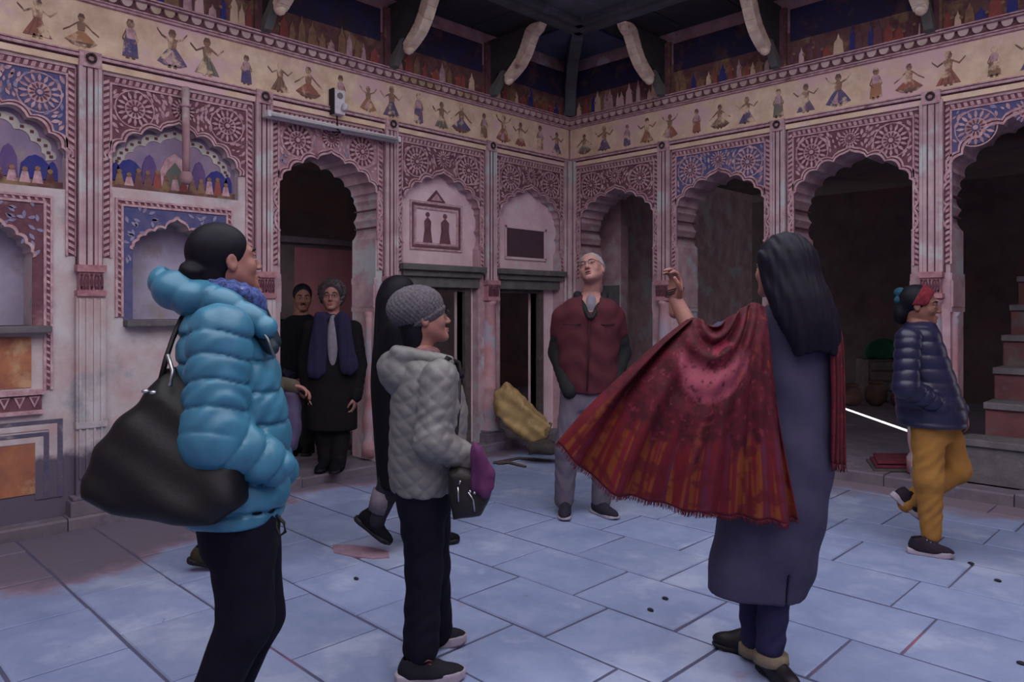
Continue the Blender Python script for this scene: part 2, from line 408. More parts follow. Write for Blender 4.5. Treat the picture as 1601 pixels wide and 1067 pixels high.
def pilaster(root, side, u, w=.10, flat=False):
    fr = FL if side == 'l' else FR
    mb = MB()
    mb.box(u-w/2, u+w/2, 1.66, 2.99, fr, -.01, .03, 0)
    for s in (-1, 1):
        mb.box(u+s*(w/2+.006)-.011, u+s*(w/2+.006)+.011, 1.66, 2.96, fr, -.01, .042, 0)
        mb.box(u+s*(w/2+.024)-.004, u+s*(w/2+.024)+.004, 1.66, 2.96, fr, -.01, .016, 1)
        mb.box(u+s*w*.2-.004, u+s*w*.2+.004, 1.66, 2.96, fr, .0, .036, 1)
    p = mb.build('pilaster', [PILA, LINE], root, bevel=0)
    cp = MB()
    cp.box(u-.085, u+.085, 1.62, 1.665, fr, -.01, .075, 0); cp.box(u-.07, u+.07, 1.50, 1.62, fr, -.01, .06, 0); cp.box(u-.085, u+.085, 1.465, 1.50, fr, -.01, .07, 0)
    for k in range(7):
        cp.prism(almond((u-.06+.02*k, 1.505), math.pi/2, .10, .008, 4), fr, .055, .068, 1)
    for z in (1.52, 1.6):
        for k in range(5): cp.prism(disc((u-.056+.028*k, z), .009, 8), fr, .058, .068, 1)
    cp.build('capital', [CAPP, LINE], p, bevel=0)
    cl = MB()
    prof = [(.052, 1.465), (.058, 1.44), (.045, 1.42), (.05, 1.2), (.052, .62), (.060, .60), (.050, .58), (.058, .50), (.066, .40), (.062, .33), (.050, .27), (.072, .25), (.072, .20), (.085, .19)]
    cl.lathe([(r*1.35, z) for r, z in reversed(prof)], fr(u, 0, .0), 16)
    if flat:
        cl = MB(); cl.box(u-.085, u+.085, .19, 1.465, fr, -.01, .05, 0)
        for q in (-.06, -.02, .025, .065): cl.box(u+q-.007, u+q+.007, .3, 1.45, fr, 0, .062, 0)
        cl.box(u-.09, u+.09, .62, .66, fr, 0, .066, 0)
        cl.build('engaged_column', LOWER, p)
    else: cl.build('engaged_column', COLP, p, smooth=True)
    bs = MB(); bs.box(u-.13, u+.13, .07, .17, fr, -.01, .10); bs.box(u-.115, u+.115, .17, .195, fr, -.01, .095); bs.build('column_base', KERB, p, bevel=.008)
    hk = MB(); n = 14
    ring = [Vector(fr(u+.026*math.cos(2*math.pi*k/n), 2.995+.026*math.sin(2*math.pi*k/n), .06)) for k in range(n+1)]
    hk.tube(ring, .008, 6); hk.tube([fr(u, 3.02, .0), fr(u, 3.02, .062)], .008, 6); hk.build('iron_ring', IRON, p, smooth=True)
    return p
PILA = M('lilac_pilaster_plaster', (198, 172, 176), (170, 140, 148), 5, (190, 194, 194), 3, .52, bump=.2, bs=40)
CAPP = M('rose_capital_plaster', (182, 136, 142), (150, 104, 112), 22, (120, 78, 88), 14, .62, bump=.4, bs=50)
COLP = M('worn_rose_column', (188, 152, 158), (176, 124, 128), 5, (164, 158, 172), 3, .5, bump=.3, bs=40)
IRON = M('dark_iron', (62, 52, 54), (84, 72, 68), 20, rough=.6, metal=.6)

# left wall bays, from the corner outwards
bE, cE, aE = blind_bay(WL, 'l', LB[0]+.03, LB[1], (.45, 1.05), None)
bD, cD, aD = blind_bay(WL, 'l', LB[1], LB[2], (1.50, 2.18), None)
bC, cC, aC = open_bay(WL, 'l', LB[2], LB[3], 2.66, PALEM if 'PALEM' in globals() else M('faded_rose_paint', (168, 134, 142), (140, 104, 114), 9, (88, 78, 124), 4, .66), 'pink')
# bay E: dark square panel; bay D: framed painted panel with a small gable
e = MB(); e.box(.34, .89, 1.93, 2.22, FL, -.09, -.072, 0); e.build('dark_panel', M('dark_purple_panel', (86, 62, 72), (76, 56, 66), 10), bE)
e = MB()
for k in (.31, .92): e.box(k-.012, k+.012, 1.91, 2.25, FL, -.09, -.066)
e.box(.30, .93, 2.22, 2.245, FL, -.09, -.066); e.box(.30, .93, 1.9, 1.925, FL, -.09, -.066); e.build('panel_frame', LOWER_PALE, bE)
e = MB()
for (k, mi, t) in ((0, 0, .012), (.022, 1, .008), (.05, 0, .012)):
    x0, x1, z0, z1 = 1.51+k, 2.14-k, 1.93+k, 2.38-k; q = .02
    e.box(x0, x0+q, z0, z1, FL, -.088, -.085+t, mi); e.box(x1-q, x1, z0, z1, FL, -.088, -.085+t, mi)
    e.box(x0+q, x1-q, z0, z0+q, FL, -.088, -.085+t, mi); e.box(x0+q, x1-q, z1-q, z1, FL, -.088, -.085+t, mi)
e.prism([(1.72, 2.39), (1.94, 2.39), (1.83, 2.50)], FL, -.088, -.075, 1); e.prism([(1.765, 2.4), (1.895, 2.4), (1.83, 2.465)], FL, -.08, -.072, 0)
e.build('panel_frame', [LILAC, MAROON], bD)
e = MB()
for (x, s) in ((1.72, 1.0), (1.93, .8)):
    e.prism([(x-.07*s, 1.99), (x+.07*s, 1.99), (x+.045*s, 2.12), (x+.05*s, 2.2), (x, 2.24), (x-.05*s, 2.2), (x-.045*s, 2.12)], FL, -.086, -.08, 0)
    e.prism(disc((x, 2.262), .024), FL, -.086, -.08, 0)
e.build('painted_figures', [MAROON], bD)

def plain_panels(root, fr, u0, u1, pieces, mat=LOWER):
    mb = MB()
    for poly in pieces: mb.prism(poly, fr, -TH, 0)
    return mb.build('arched_bay', mat, root)
def niche_bay(u0, u1, c, a, zs, zb, nc, na, nzs, nza, nzb, blue):
    ap = arch(c, a, zs, 2.68, lower=0)
    npts = arch(nc, na, nzs, nza, n=5, lower=0)
    up = [(u0, zb), (u0, ZT), (u1, ZT), (u1, zb), (ap[-1][0], zb)]+list(reversed(ap))+[(ap[0][0], zb)]
    mid = [(u0, nzb), (u0, zb), (u1, zb), (u1, nzb), (npts[-1][0], nzb)]+list(reversed(npts))+[(npts[0][0], nzb)]
    lo = [(u0, 0), (u0, nzb), (u1, nzb), (u1, 0)]
    bay = plain_panels(WL, FL, u0, u1, [up, mid, lo])
    spandrel(bay, 'l', u0+.06, u1-.06, ZT-.01, ap, c, zs-.1, BLUE if blue else MAROON, 'blue' if blue else 'pink', True, .108)
    bk = MB(); bk.box(c-a-.02, c+a+.02, zb-.02, 2.70, FL, -.2, -.07); bk.build('lunette_back', M('lunette_lilac_ground', (150, 130, 150), (126, 112, 140), 7, (160, 150, 120), 4, .58), bay)
    # painted city and figures inside the lunette
    s = MB(); rr = random.Random(int(u0*10)); FLp = lambda pts, p1, mi: s.prism(pts, FL, -.072, p1, mi)
    s.box(c-a, c+a, zb, zb+.05, FL, -.072, -.055, 7)
    inn = scaled(ap, c, zs-.1, .80); out_ = scaled(ap, c, zs-.1, .92)
    inn = [q for q in inn if q[1] > zb+.05]; out_ = out_[(len(ap)-len(inn))//2:(len(ap)-len(inn))//2+len(inn)]
    s.strip(inn, out_, FL, -.072, -.064, 5)                     # pale palace wall following the arch
    for k in range(2, len(inn)-2, 3):
        q = ((inn[k][0]+out_[k][0])/2, (inn[k][1]+out_[k][1])/2); s.box(q[0]-.010, q[0]+.010, q[1]-.009, q[1]+.009, FL, -.066, -.060, 6)
    for sg in (-1, 1):                                          # blue canopies and a violet one
        for (dx, wd, hh, mi) in ((.30, .085, .15, 0), (.17, .05, .20, 8), (.385, .03, .12, 0)):
            x = c+sg*dx*a/.435; FLp([(x-wd, zb+.06), (x+wd, zb+.06), (x+wd*.9, zb+.06+hh*.6), (x+wd*.45, zb+.06+hh*.9), (x, zb+.06+hh), (x-wd*.45, zb+.06+hh*.9), (x-wd*.9, zb+.06+hh*.6)], -.060, mi)
    FLp([(c-.09, zb+.05), (c+.09, zb+.05), (c+.10, zb+.16), (c+.06, zb+.25), (c, zb+.29), (c-.06, zb+.25), (c-.10, zb+.16)], -.060, 1)
    FLp([(c-.06, zb+.05), (c+.06, zb+.05), (c+.06, zb+.15), (c, zb+.23), (c-.06, zb+.15)], -.057, 4)
    for k in range(13):                                         # seated and standing figures
        x = c-a+.07+k*(2*a-.14)/12; hh = rr.uniform(.05, .10); mi = rr.choice((1, 2, 3, 7, 1))
        FLp([(x-.03, zb+.03), (x+.03, zb+.03), (x+.016, zb+.03+hh), (x-.016, zb+.03+hh)], -.054, mi); s.prism(disc((x, zb+.045+hh), .016, 8), FL, -.072, -.053, 2)
    s.build('lunette_painting', [BRIGHTBLUE, LILAC, SKINP, RED, GREEN, WHITEPAINT, LINE, BROWN, PURPLE], bay)
    nb = MB(); nb.box(nc-na-.03, nc+na+.03, nzb-.03, nza+.03, FL, -.34, -.22); nb.build('niche_back', M('niche_lilac_plaster', (176, 168, 190), (150, 146, 164), 4, (150, 138, 140), 3, .55), bay)
    # frame around the niche
    f = MB(); zt = nza+.11
    x0, x1 = nc-na-.11, nc+na+.11
    zz0 = nzb+.02 if not blue else nzb-.4
    g = clip_in(npts, x0+.02, x1-.02)
    f.prism([(x0+.05, nzb), (x0+.05, zt-.05), (x1-.05, zt-.05), (x1-.05, nzb), (g[-1][0], nzb)]+list(reversed(g))+[(g[0][0], nzb)], FL, -.002, .004, 1)
    for (q, mi, t) in ((0, 0, .016), (.015, 2, .008), (.036, 0, .013)):
        wd = .015 if mi == 0 else .021
        f.box(x0+q, x0+q+wd, zz0, zt-q-wd, FL, 0, t, mi); f.box(x1-q-wd, x1-q, zz0, zt-q-wd, FL, 0, t, mi); f.box(x0+q, x1-q, zt-q-wd, zt-q, FL, 0, t, mi)
    f.strip(scaled(g, nc, nzs-.1, 1.0), clip_in(scaled(g, nc, nzs-.1, 1.06), x0+.05, x1-.05), FL, -.005, .012, 0)
    f.build('niche_frame', [LILAC, BLUE if not blue else MAROON, MAROON], bay)
    lf = MB(); z = zz0+.03
    while z < zt-.03:
        for x in (x0+.0255, x1-.0255): lf.prism([(x-.009, z-.012), (x+.009, z-.002), (x+.009, z+.014), (x-.009, z+.004)], FL, .006, .013)
        z += .04
    k = x0+.05
    while k < x1-.05:
        lf.prism([(k-.012, zt-.034), (k+.004, zt-.034), (k+.012, zt-.017), (k-.004, zt-.017)], FL, .006, .013); k += .04
    tag(lf.build('border_leaf', LILAC, bay), kind='stuff')
    lv = MB()
    for k in range(90):
        u = rnd.uniform(x0+.07, x1-.07); z = rnd.uniform(nzb+.1 if False else nzs-.05, zt-.07); 
        if math.hypot(u-nc, (z-nzs+.06)) < na*1.06: continue
        lv.prism(almond((u, z), rnd.uniform(0, 6.28), .05, .011, 4), FL, .004, .009)
    tag(lv.build('vine_leaf', WHITEBLUE, bay), kind='stuff')
    sh = MB(); sh.box(nc-na-.09, nc+na+.06, nzb-.045, nzb-.0, FL, -.22, .09); sh.build('niche_shelf', GREY, bay, bevel=.008)
    return bay
WHITEPAINT = M('chalk_white_paint', (190, 186, 176), (170, 164, 160), 12)
bA = niche_bay(LB[3], LB[4], 4.225, .435, 2.37, 2.19, 4.235, .29, 1.78, 2.01, 1.31, False)
for u0, u1 in ((LB[4], LB[5]), (LB[5], LB[6]), (LB[6], LB[7])):
    c = (u0+u1)/2+.01
    bB = niche_bay(u0, u1, c, .48, 2.34, 2.14, c, .30, 1.70, 1.98, 1.28, True)
    x0, x1 = c-.345, c+.345
    b = MB(); b.box(x0+.05, x1-.05, .90, 1.21, FL, 0, .006, 0); b.box(x0-.02, x1+.02, .855, .885, FL, 0, .05, 1); b.box(x0, x1, .76, .855, FL, 0, .03, 2); b.box(x0-.01, x1+.01, .735, .76, FL, 0, .04, 1)
    for k in range(9):
        x = x0+.04+k*.078
        b.prism([(x-.03, .845), (x+.03, .845), (x, .775)], FL, .03, .036, 1)
        b.prism([(x-.016, .838), (x+.016, .838), (x, .80)], FL, .036, .04, 2)
    b.build('painted_dado', [ORANGE, LILAC, MAROON], bB)
    b = MB()
    for (q, mi, t) in ((0, 0, .008), (.025, 1, .006), (.075, 0, .008), (.10, 1, .006)):
        wd = .03 if mi == 0 else .05
        a0, a1, z0, z1 = x0-.12+q, x1+.12-q, .20, .69-q
        b.box(a0, a0+wd, z0, z1, FL, 0, t, mi); b.box(a1-wd, a1, z0, z1, FL, 0, t, mi); b.box(a0+wd, a1-wd, z1-wd*.7, z1, FL, 0, t, mi)
    b.box(x0+.03, x1-.03, .24, .55, FL, 0, .006, 2); b.build('painted_dado', [M('faded_navy_border', (82, 80, 104), (104, 96, 112), 12, (150, 140, 148), 6, .58), LOWER, ORANGE], bB)

# right wall bays
bR1, *_ = open_bay(WR, 'r', RB[0]+.03, RB[1], 2.65, MAROON, 'pink')
bR2, *_ = open_bay(WR, 'r', RB[1], RB[2], 2.67, BLUE, 'blue')
bR3, *_ = open_bay(WR, 'r', RB[2], RB[3], 2.68, MAROON, 'pink')
bR4, *_ = open_bay(WR, 'r', RB[3], RB[4], 2.78, BLUE, 'blue', .49)
open_bay(WR, 'r', RB[4], RB[5], 2.68, MAROON, 'pink'); open_bay(WR, 'r', RB[5], RB[6], 2.68, BLUE, 'blue'); open_bay(WR, 'r', RB[6], RB[7], 2.68, MAROON, 'pink')
for u in LB[1:-1]: pilaster(WL, 'l', u, .10, u > 3)
for k, u in enumerate(RB[1:-1]): pilaster(WR, 'r', u, .10 if k != 2 else .125)
# corner shaft
cs = MB()
for (x, y, r) in ((.045, -.045, .03), (.02, -.09, .018), (.09, -.02, .018)):
    cs.lathe([(r, .09), (r, 3.0)], (x, y, 0), 10)
cs.build('corner_shaft', PILA, WL, smooth=True)

# jamb panels inside the open arches: S-profile brackets at the springing
def jamb_blocks(bay, fr, uc, a):
    for s in (-1, 1):
        mb = MB(); bx = lambda i0, i1, z0, z1, p0, p1, mi: mb.box(min(uc+s*i0, uc+s*i1), max(uc+s*i0, uc+s*i1), z0, z1, fr, p0, p1, mi)
        for k in range(5): bx(a-.004, a+.02, 1.62+k*.155, 1.632+k*.155, -TH+.02, -.015, 1)
        bx(a-.022, a+.02, 1.60, 1.655, -TH, -.004, 0); bx(a-.028, a+.02, 1.40, 1.60, -TH+.02, -.01, 0); bx(a-.022, a+.02, 1.36, 1.40, -TH, -.004, 0)
        mb.build('jamb_capital', [PALE, LINE], bay)
    for s in (-1, 1):
        cl = MB()
        prof = [(.075, .10), (.075, .22), (.05, .26), (.066, .34), (.07, .44), (.05, .56), (.046, .6), (.056, .62), (.042, .66), (.042, 1.26), (.05, 1.30), (.042, 1.32), (.06, 1.36)]
        cl.lathe(prof, fr(uc+s*(a+.0), 0, -.10), 14); cl.build('jamb_column', COLP, bay, smooth=True)
jamb_blocks(bC, FL, cC, aC)
for b_, i in ((bR1, 0), (bR2, 1), (bR3, 2), (bR4, 3)):
    u0 = RB[i]+(.03 if i == 0 else 0); u1 = RB[i+1]
    jamb_blocks(b_, FR, (u0+u1)/2, (u1-u0)/2-.135 if i != 3 else .49)

# ------------------------------------------------------------------ frieze of dancers, cornice, upper band
FIG = {}
_w = dict(c3=(216, 190, 162), s3=9, t3=.50)
FIGM = dict(b=M('worn_blue_dress', (76, 74, 122), (110, 98, 120), 14, **_w), r=M('worn_red_dress', (160, 98, 84), (140, 96, 86), 14, **_w), g=M('worn_grey_green_dress', (112, 116, 108), (130, 118, 104), 14, **_w), p=M('worn_violet_dress', (102, 84, 124), (124, 104, 122), 14, **_w),
            o=M('worn_orange_dress', (172, 122, 92), (156, 118, 92), 14, **_w), m=M('worn_brown_dress', (126, 100, 86), (140, 112, 92), 14, **_w), l=M('worn_dark_outline', (104, 78, 74), (124, 98, 86), 20, **_w), s=M('worn_figure_skin', (150, 120, 98), (132, 104, 88), 20, **_w))
def figure_mesh(side, kind, colr):
    k = (side, kind, colr)
    if k in FIG: return FIG[k]
    fr = FL if side == 'l' else FR
    s = -1 if side == 'l' else 1
    mb = MB(); t = .005
    P = lambda pts, mi, a=0, b=t: mb.prism([(s*x, z) for x, z in pts], fr, a, b, mi)
    w = {'bell': .085, 'wide': .115, 'robe': .05, 'fan': .10}[kind]
    if kind == 'robe':
        P([(-.05, 0), (.05, 0), (.042, .09), (.03, .15), (-.03, .15), (-.042, .09)], 0)
    elif kind == 'fan':
        P([(-w, .02), (-.05, 0), (.05, 0), (w, .02), (.06, .08), (.02, .13), (-.02, .13), (-.06, .08)], 0)
        P([(-w*.5, .028), (-.03, .01), (.0, .01), (.0, .11)], 3, t, t+.002)
    elif kind == 'wide':
        P([(-w, .035), (-.06, .0), (.06, .0), (w, .035), (.02, .115), (-.02, .115)], 0)
        P([(-w, .035), (-.06, .0), (.06, .0), (w, .035), (.05, .03), (-.05, .03)], 1, t, t+.003)
    else:
        P([(-w, .0), (w, .0), (.07, .03), (.03, .10), (.018, .13), (-.018, .13), (-.03, .10), (-.07, .03)], 0)
        for q in (-.5, 0, .5): P([(q*w*1.2-.004, .004), (q*w*1.2+.004, .004), (q*.02+.002, .12), (q*.02-.002, .12)], 1, t, t+.002)
    P([(-.024, .12), (.024, .12), (.03, .18), (.012, .195), (-.012, .195), (-.03, .18)], 2 if kind != 'robe' else 3, 0, t+.0025)
    P(disc((0, .218), .024, 10), 2); P([(-.026, .222), (.026, .222), (.014, .252), (-.014, .252)], 1, 0, t+.001)
    for q in (-1, 1):
        arm = {'bell': [(.025, .18), (.075, .15), (.115, .19)], 'wide': [(.025, .18), (.08, .13), (.125, .10)], 'robe': [(.026, .18), (.05, .12), (.02, .09)], 'fan': [(.025, .18), (.07, .2), (.10, .24)]}[kind]
        for (a, b) in zip(arm[:-1], arm[1:]):
            P([(q*a[0], a[1]-.007), (q*b[0], b[1]-.006), (q*b[0], b[1]+.006), (q*a[0], a[1]+.007)], 2 if q > 0 else 1, 0, t+.001+.0004*q)
    P([(-.03, -.012), (-.008, -.012), (-.014, .012), (-.026, .012)], 1); P([(.008, -.012), (.03, -.012), (.026, .012), (.014, .012)], 1)
    FIG[k] = mb.mesh('painted_dancer', [FIGM[colr], FIGM['l'], FIGM['s'], LILAC]); return FIG[k]
def upper(root, side, length, bays):
    fr = FL if side == 'l' else FR
    fz = MB(); fz.box(.02, length, 3.035, 3.36, fr, -.01, .008); fz = fz.build('frieze', OCHRE, root)
    kinds = ['bell', 'wide', 'robe', 'fan', 'bell', 'robe']; cols = ['b', 'r', 'g', 'o', 'm', 'p', 'r', 'b']
    u = .22; i = 0
    while u < length-.1:
        o = link('painted_dancer', figure_mesh(side, kinds[(i*5+(side == 'r')) % 6], cols[(i*3+2*(side == 'r')) % 8]), fz); o.location = fr(u, 3.072, .008); s_ = rnd.uniform(.82, 1.04); o.scale = (s_, s_, s_)
        u += .27+.03*math.sin(i*2.1); i += 1
    md = MB()                                  # string course under the frieze
    for (z0, z1, p, mi) in ((2.945, 2.985, .022, 2), (2.985, 3.0, .012, 1), (3.0, 3.018, .035, 0), (3.018, 3.026, .02, 1), (3.026, 3.036, .03, 0)):
        md.box(0, length, z0, z1, fr, -.01, p, mi)
    for b in bays[1:-1]: md.box(b-.065, b+.065, 2.94, 3.04, fr, -.01, .045, 0)
    md.build('string_course', [LILAC, LINE, OCHRE], root)
    cn = MB()
    for (z0, z1, p, mi) in ((3.36, 3.374, .03, 0), (3.374, 3.382, .018, 1), (3.382, 3.394, .024, 0), (3.394, 3.452, .006, 1), (3.452, 3.464, .055, 0), (3.464, 3.474, .03, 1), (3.474, 3.486, .05, 0)):
        cn.box(0, length, z0, z1, fr, -.01, p, mi)
    cn = cn.build('cornice', [LILAC, MAROON], root)
    sm = MB(); sc = [(-.036, .05), (.036, .05), (.034, .03), (.024, .010), (.010, .001), (-.010, .001), (-.024, .010), (-.034, .03)]
    sm.prism(sc, fr, 0, .022); sc_me = sm.mesh('cornice_scallop', [LILAC_O])
    u = .06
    while u < length:
        o = link('cornice_scallop', sc_me, cn); o.location = fr(u, 3.401, .006); u += .092
    # painted band between cornice and eave: towers, figures
    bd = MB(); bd.box(0, length, 3.486, 3.78, fr, -.01, .006); bd = bd.build('painted_band', BROWN, root)
    rr = random.Random(5 if side == 'l' else 9); st = MB(); u = .06
    while u < length-.05:
        h = rr.uniform(.10, .24); wv = rr.uniform(.02, .045); mi = rr.choice((0, 0, 1, 2, 3, 4, 1, 5))
        st.prism([(u-wv, 3.49), (u+wv, 3.49), (u+wv*.8, 3.49+h*.6), (u+wv*.3, 3.49+h*.75), (u, 3.49+h), (u-wv*.3, 3.49+h*.75), (u-wv*.8, 3.49+h*.6)], fr, .006, .012, mi)
        if rr.random() < .6: st.prism(disc((u+wv, 3.49+h*.5), .014, 8), fr, .012, .015, 4)
        u += wv*2+rr.uniform(.004, .04)
    st.build('painted_towers', [OCHRE, RED, BRIGHTBLUE, LILAC, SKINP, MAROON], bd)
    bu = MB()
    for b0, b1 in zip(bays[:-1], bays[1:]): bu.box(b0+.10, b1-.10, 3.70, 3.98, fr, -.01, .007)
    bu.build('painted_band', BANDBLUE, root)
    for b in bays[1:-1]:
        pl = MB(); pl.box(b-.075, b+.075, 3.47, 4.0, fr, -.01, .035, 0); pl.box(b-.055, b+.055, 3.49, 3.95, fr, 0, .04, 1); pl.build('upper_pilaster', [BROWN, MAROON], root)
LILAC_O = M('buff_scallop_paint', (212, 188, 180), (188, 160, 164), 3, (170, 148, 118), 1.2, .5)
upper(WL, 'l', 8.4, LB); upper(WR, 'r', 8.4, RB)

# ------------------------------------------------------------------ eave: brackets, soffit slabs, hip rib
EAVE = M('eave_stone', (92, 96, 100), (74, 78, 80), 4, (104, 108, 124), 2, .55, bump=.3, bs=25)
ea = MB()
ea.prism([(-.4, -8.4), (1.75, -8.4), (1.75, -1.75), (8.4, -1.75), (8.4, .4), (-.4, .4)], XY, 4.12, 4.2)
eave = ea.build('trim_3', EAVE); tag(eave, kind='structure')
def beam(side, length):
    fr = FL if side == 'l' else FR
    b = MB(); b.box(.72, length, 4.03, 4.12, fr, .70, .80); b.box(.70, length, 4.06, 4.12, fr, .80, .88)
    b.build('eave_beam', EAVE, eave, bevel=.006)
    u = .9; 
    while u < length:                         # soffit slabs, each laid from wall to beam
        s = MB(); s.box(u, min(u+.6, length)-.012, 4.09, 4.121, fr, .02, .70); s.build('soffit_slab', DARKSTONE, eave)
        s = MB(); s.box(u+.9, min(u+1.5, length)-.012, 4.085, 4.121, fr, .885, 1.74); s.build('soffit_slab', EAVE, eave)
        u += .6
    for b_ in (LB if side == 'l' else RB)[1:-1]:
        side_poly = [(0, 3.50), (.05, 3.49), (.09, 3.55), (.13, 3.62), (.20, 3.62), (.24, 3.585), (.29, 3.575), (.33, 3.60), (.335, 3.64), (.37, 3.66), (.43, 3.70), (.50, 3.79), (.545, 3.86), (.60, 3.92), (.66, 3.955), (.70, 3.93), (.745, 3.95), (.75, 4.0), (.72, 4.03), (0, 4.03)]
        inner = [(.0, 3.55), (.1, 3.68), (.24, 3.70), (.40, 3.80), (.5, 3.95), (.55, 4.03), (0, 4.03)]
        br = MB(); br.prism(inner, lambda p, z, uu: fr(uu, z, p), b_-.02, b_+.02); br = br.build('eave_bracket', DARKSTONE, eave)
        fc = MB()                               # cream scrolled face of the bracket
        curve = [(.285, 3.575), (.34, 3.60), (.40, 3.635), (.47, 3.685), (.54, 3.77), (.59, 3.86), (.63, 3.93), (.69, 3.965), (.73, 4.02)]
        inner2 = [(.25, 3.63), (.29, 3.665), (.345, 3.71), (.41, 3.765), (.465, 3.845), (.505, 3.93), (.54, 4.0), (.6, 4.03), (.66, 4.03)]
        fc.strip(curve, inner2, lambda p, z, uu: fr(uu, z, p), b_-.05, b_+.05)
        fc.build('scroll_face', CREAM, br, bevel=.008)
        bl = MB(); bl.lathe([(.012, -.055), (.036, -.04), (.048, -.01), (.044, .02), (.02, .04)], fr(b_, 3.60, .275), 12); bl.build('bud_finial', CREAM, br, smooth=True)
        bl = MB(); bl.lathe([(.01, -.04), (.034, -.03), (.04, 0), (.03, .03)], fr(b_, 3.985, .69), 12); bl.build('bud_finial', CREAM, br, smooth=True)
        ft = MB(); ft.prism([(.03, 3.47), (.10, 3.49), (.19, 3.60), (.24, 3.69), (.19, 3.69), (.12, 3.62), (.03, 3.56)], lambda p, z, uu: fr(uu, z, p), b_-.035, b_+.035); ft.build('bracket_foot', GREEN, br, bevel=.006)
beam('l', 8.4); beam('r', 8.4)
hp = MB(); hp.prism([(0, 3.5), (.08, 3.5), (.20, 3.75), (.5, 3.95), (1.02, 4.04), (1.02, 4.12), (0, 4.12)], lambda p, z, q: (p*.7071+q*.7071, -p*.7071+q*.7071, z), -.06, .06)
hp.build('hip_rib', EAVE, eave, bevel=.008)
cs = MB(); cs.prism([(.05, -.05), (.86, -.05), (.86, -.86), (.05, -.86)], XY, 4.085, 4.12); cs.build('soffit_slab', M('blue_soffit_slab', (82, 88, 112), (70, 76, 96), 4), eave)

# ------------------------------------------------------------------ dark halls behind the arches
def struct(name, mb, mat): return tag(mb.build(name, mat), kind='structure')
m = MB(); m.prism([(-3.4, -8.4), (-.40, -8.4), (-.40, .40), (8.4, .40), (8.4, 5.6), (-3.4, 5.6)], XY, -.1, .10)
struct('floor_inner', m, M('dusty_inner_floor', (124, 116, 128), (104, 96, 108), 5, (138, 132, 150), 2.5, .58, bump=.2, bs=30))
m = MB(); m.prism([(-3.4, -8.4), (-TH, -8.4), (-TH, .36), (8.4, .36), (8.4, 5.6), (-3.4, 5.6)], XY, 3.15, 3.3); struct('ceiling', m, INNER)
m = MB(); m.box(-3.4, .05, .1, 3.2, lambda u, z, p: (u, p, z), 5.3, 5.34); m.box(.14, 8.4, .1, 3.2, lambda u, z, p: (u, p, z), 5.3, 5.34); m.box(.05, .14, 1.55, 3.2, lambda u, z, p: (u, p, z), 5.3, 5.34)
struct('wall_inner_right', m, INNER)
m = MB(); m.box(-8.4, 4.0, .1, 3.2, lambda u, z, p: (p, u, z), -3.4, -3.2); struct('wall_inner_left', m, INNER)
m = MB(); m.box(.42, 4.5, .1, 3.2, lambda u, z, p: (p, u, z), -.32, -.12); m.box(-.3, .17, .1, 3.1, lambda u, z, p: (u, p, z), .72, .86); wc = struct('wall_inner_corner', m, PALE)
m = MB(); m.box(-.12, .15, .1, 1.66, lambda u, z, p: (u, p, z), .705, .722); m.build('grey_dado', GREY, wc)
# partition behind the left doorway, kept low so its top imitates the light falloff; pink wash, ledge
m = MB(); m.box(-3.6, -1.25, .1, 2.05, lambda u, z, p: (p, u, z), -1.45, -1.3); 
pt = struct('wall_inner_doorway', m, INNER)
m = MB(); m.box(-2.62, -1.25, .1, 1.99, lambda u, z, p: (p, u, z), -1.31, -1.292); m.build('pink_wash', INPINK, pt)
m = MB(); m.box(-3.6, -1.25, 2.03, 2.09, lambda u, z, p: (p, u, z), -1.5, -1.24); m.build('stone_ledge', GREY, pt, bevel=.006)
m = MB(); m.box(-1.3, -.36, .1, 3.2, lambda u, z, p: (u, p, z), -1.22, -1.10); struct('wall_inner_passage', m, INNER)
# side walls and the far sides of the courtyard, behind the camera
m = MB(); m.box(-.4, 8.7, -.1, 4.4, lambda u, z, p: (u, p, z), -8.75, -8.4); struct('wall_front', m, PALE)
m = MB(); m.box(-8.7, 4.0, -.1, 4.4, lambda u, z, p: (p, u, z), 8.4, 8.75); struct('wall_far_right', m, PALE)
m = MB(); m.box(-3.4, 8.4, .1, 3.2, lambda u, z, p: (u, p, z), -8.6, -8.4) if False else None
# ------------------------------------------------------------------ signed-distance modelling of people, clothes and soft things
A = lambda *x: np.array(x, dtype=np.float32)
def smin(a, b, k):
    h = np.clip(.5+.5*(b-a)/k, 0, 1); return b+(a-b)*h-k*h*(1-h)
def smax(a, b, k): return -smin(-a, -b, k)
def rcone(p, a, b, ra, rb, ret_t=False):
    a = A(*a); b = A(*b); ab = b-a; t = np.clip(((p-a)@ab)/max(float(ab@ab), 1e-9), 0, 1)
    d = np.linalg.norm(p-a-t[:, None]*ab, axis=1)-(ra+(rb-ra)*t)
    return (d, t) if ret_t else d
def ell(p, c, r, R=None):
    q = p-A(*c)
    if R is not None: q = q@R
    r = A(*r); k0 = np.linalg.norm(q/r, axis=1); k1 = np.linalg.norm(q/(r*r), axis=1)
    return k0*(k0-1)/np.maximum(k1, 1e-6)
def frame3(f, up=(0, 0, 1)):
    """columns: right, forward, up"""
    f = np.array(f, float); f /= np.linalg.norm(f); r = np.cross(f, up); r /= np.linalg.norm(r); u = np.cross(r, f)
    return np.stack([r, f, u], 1).astype(np.float32)
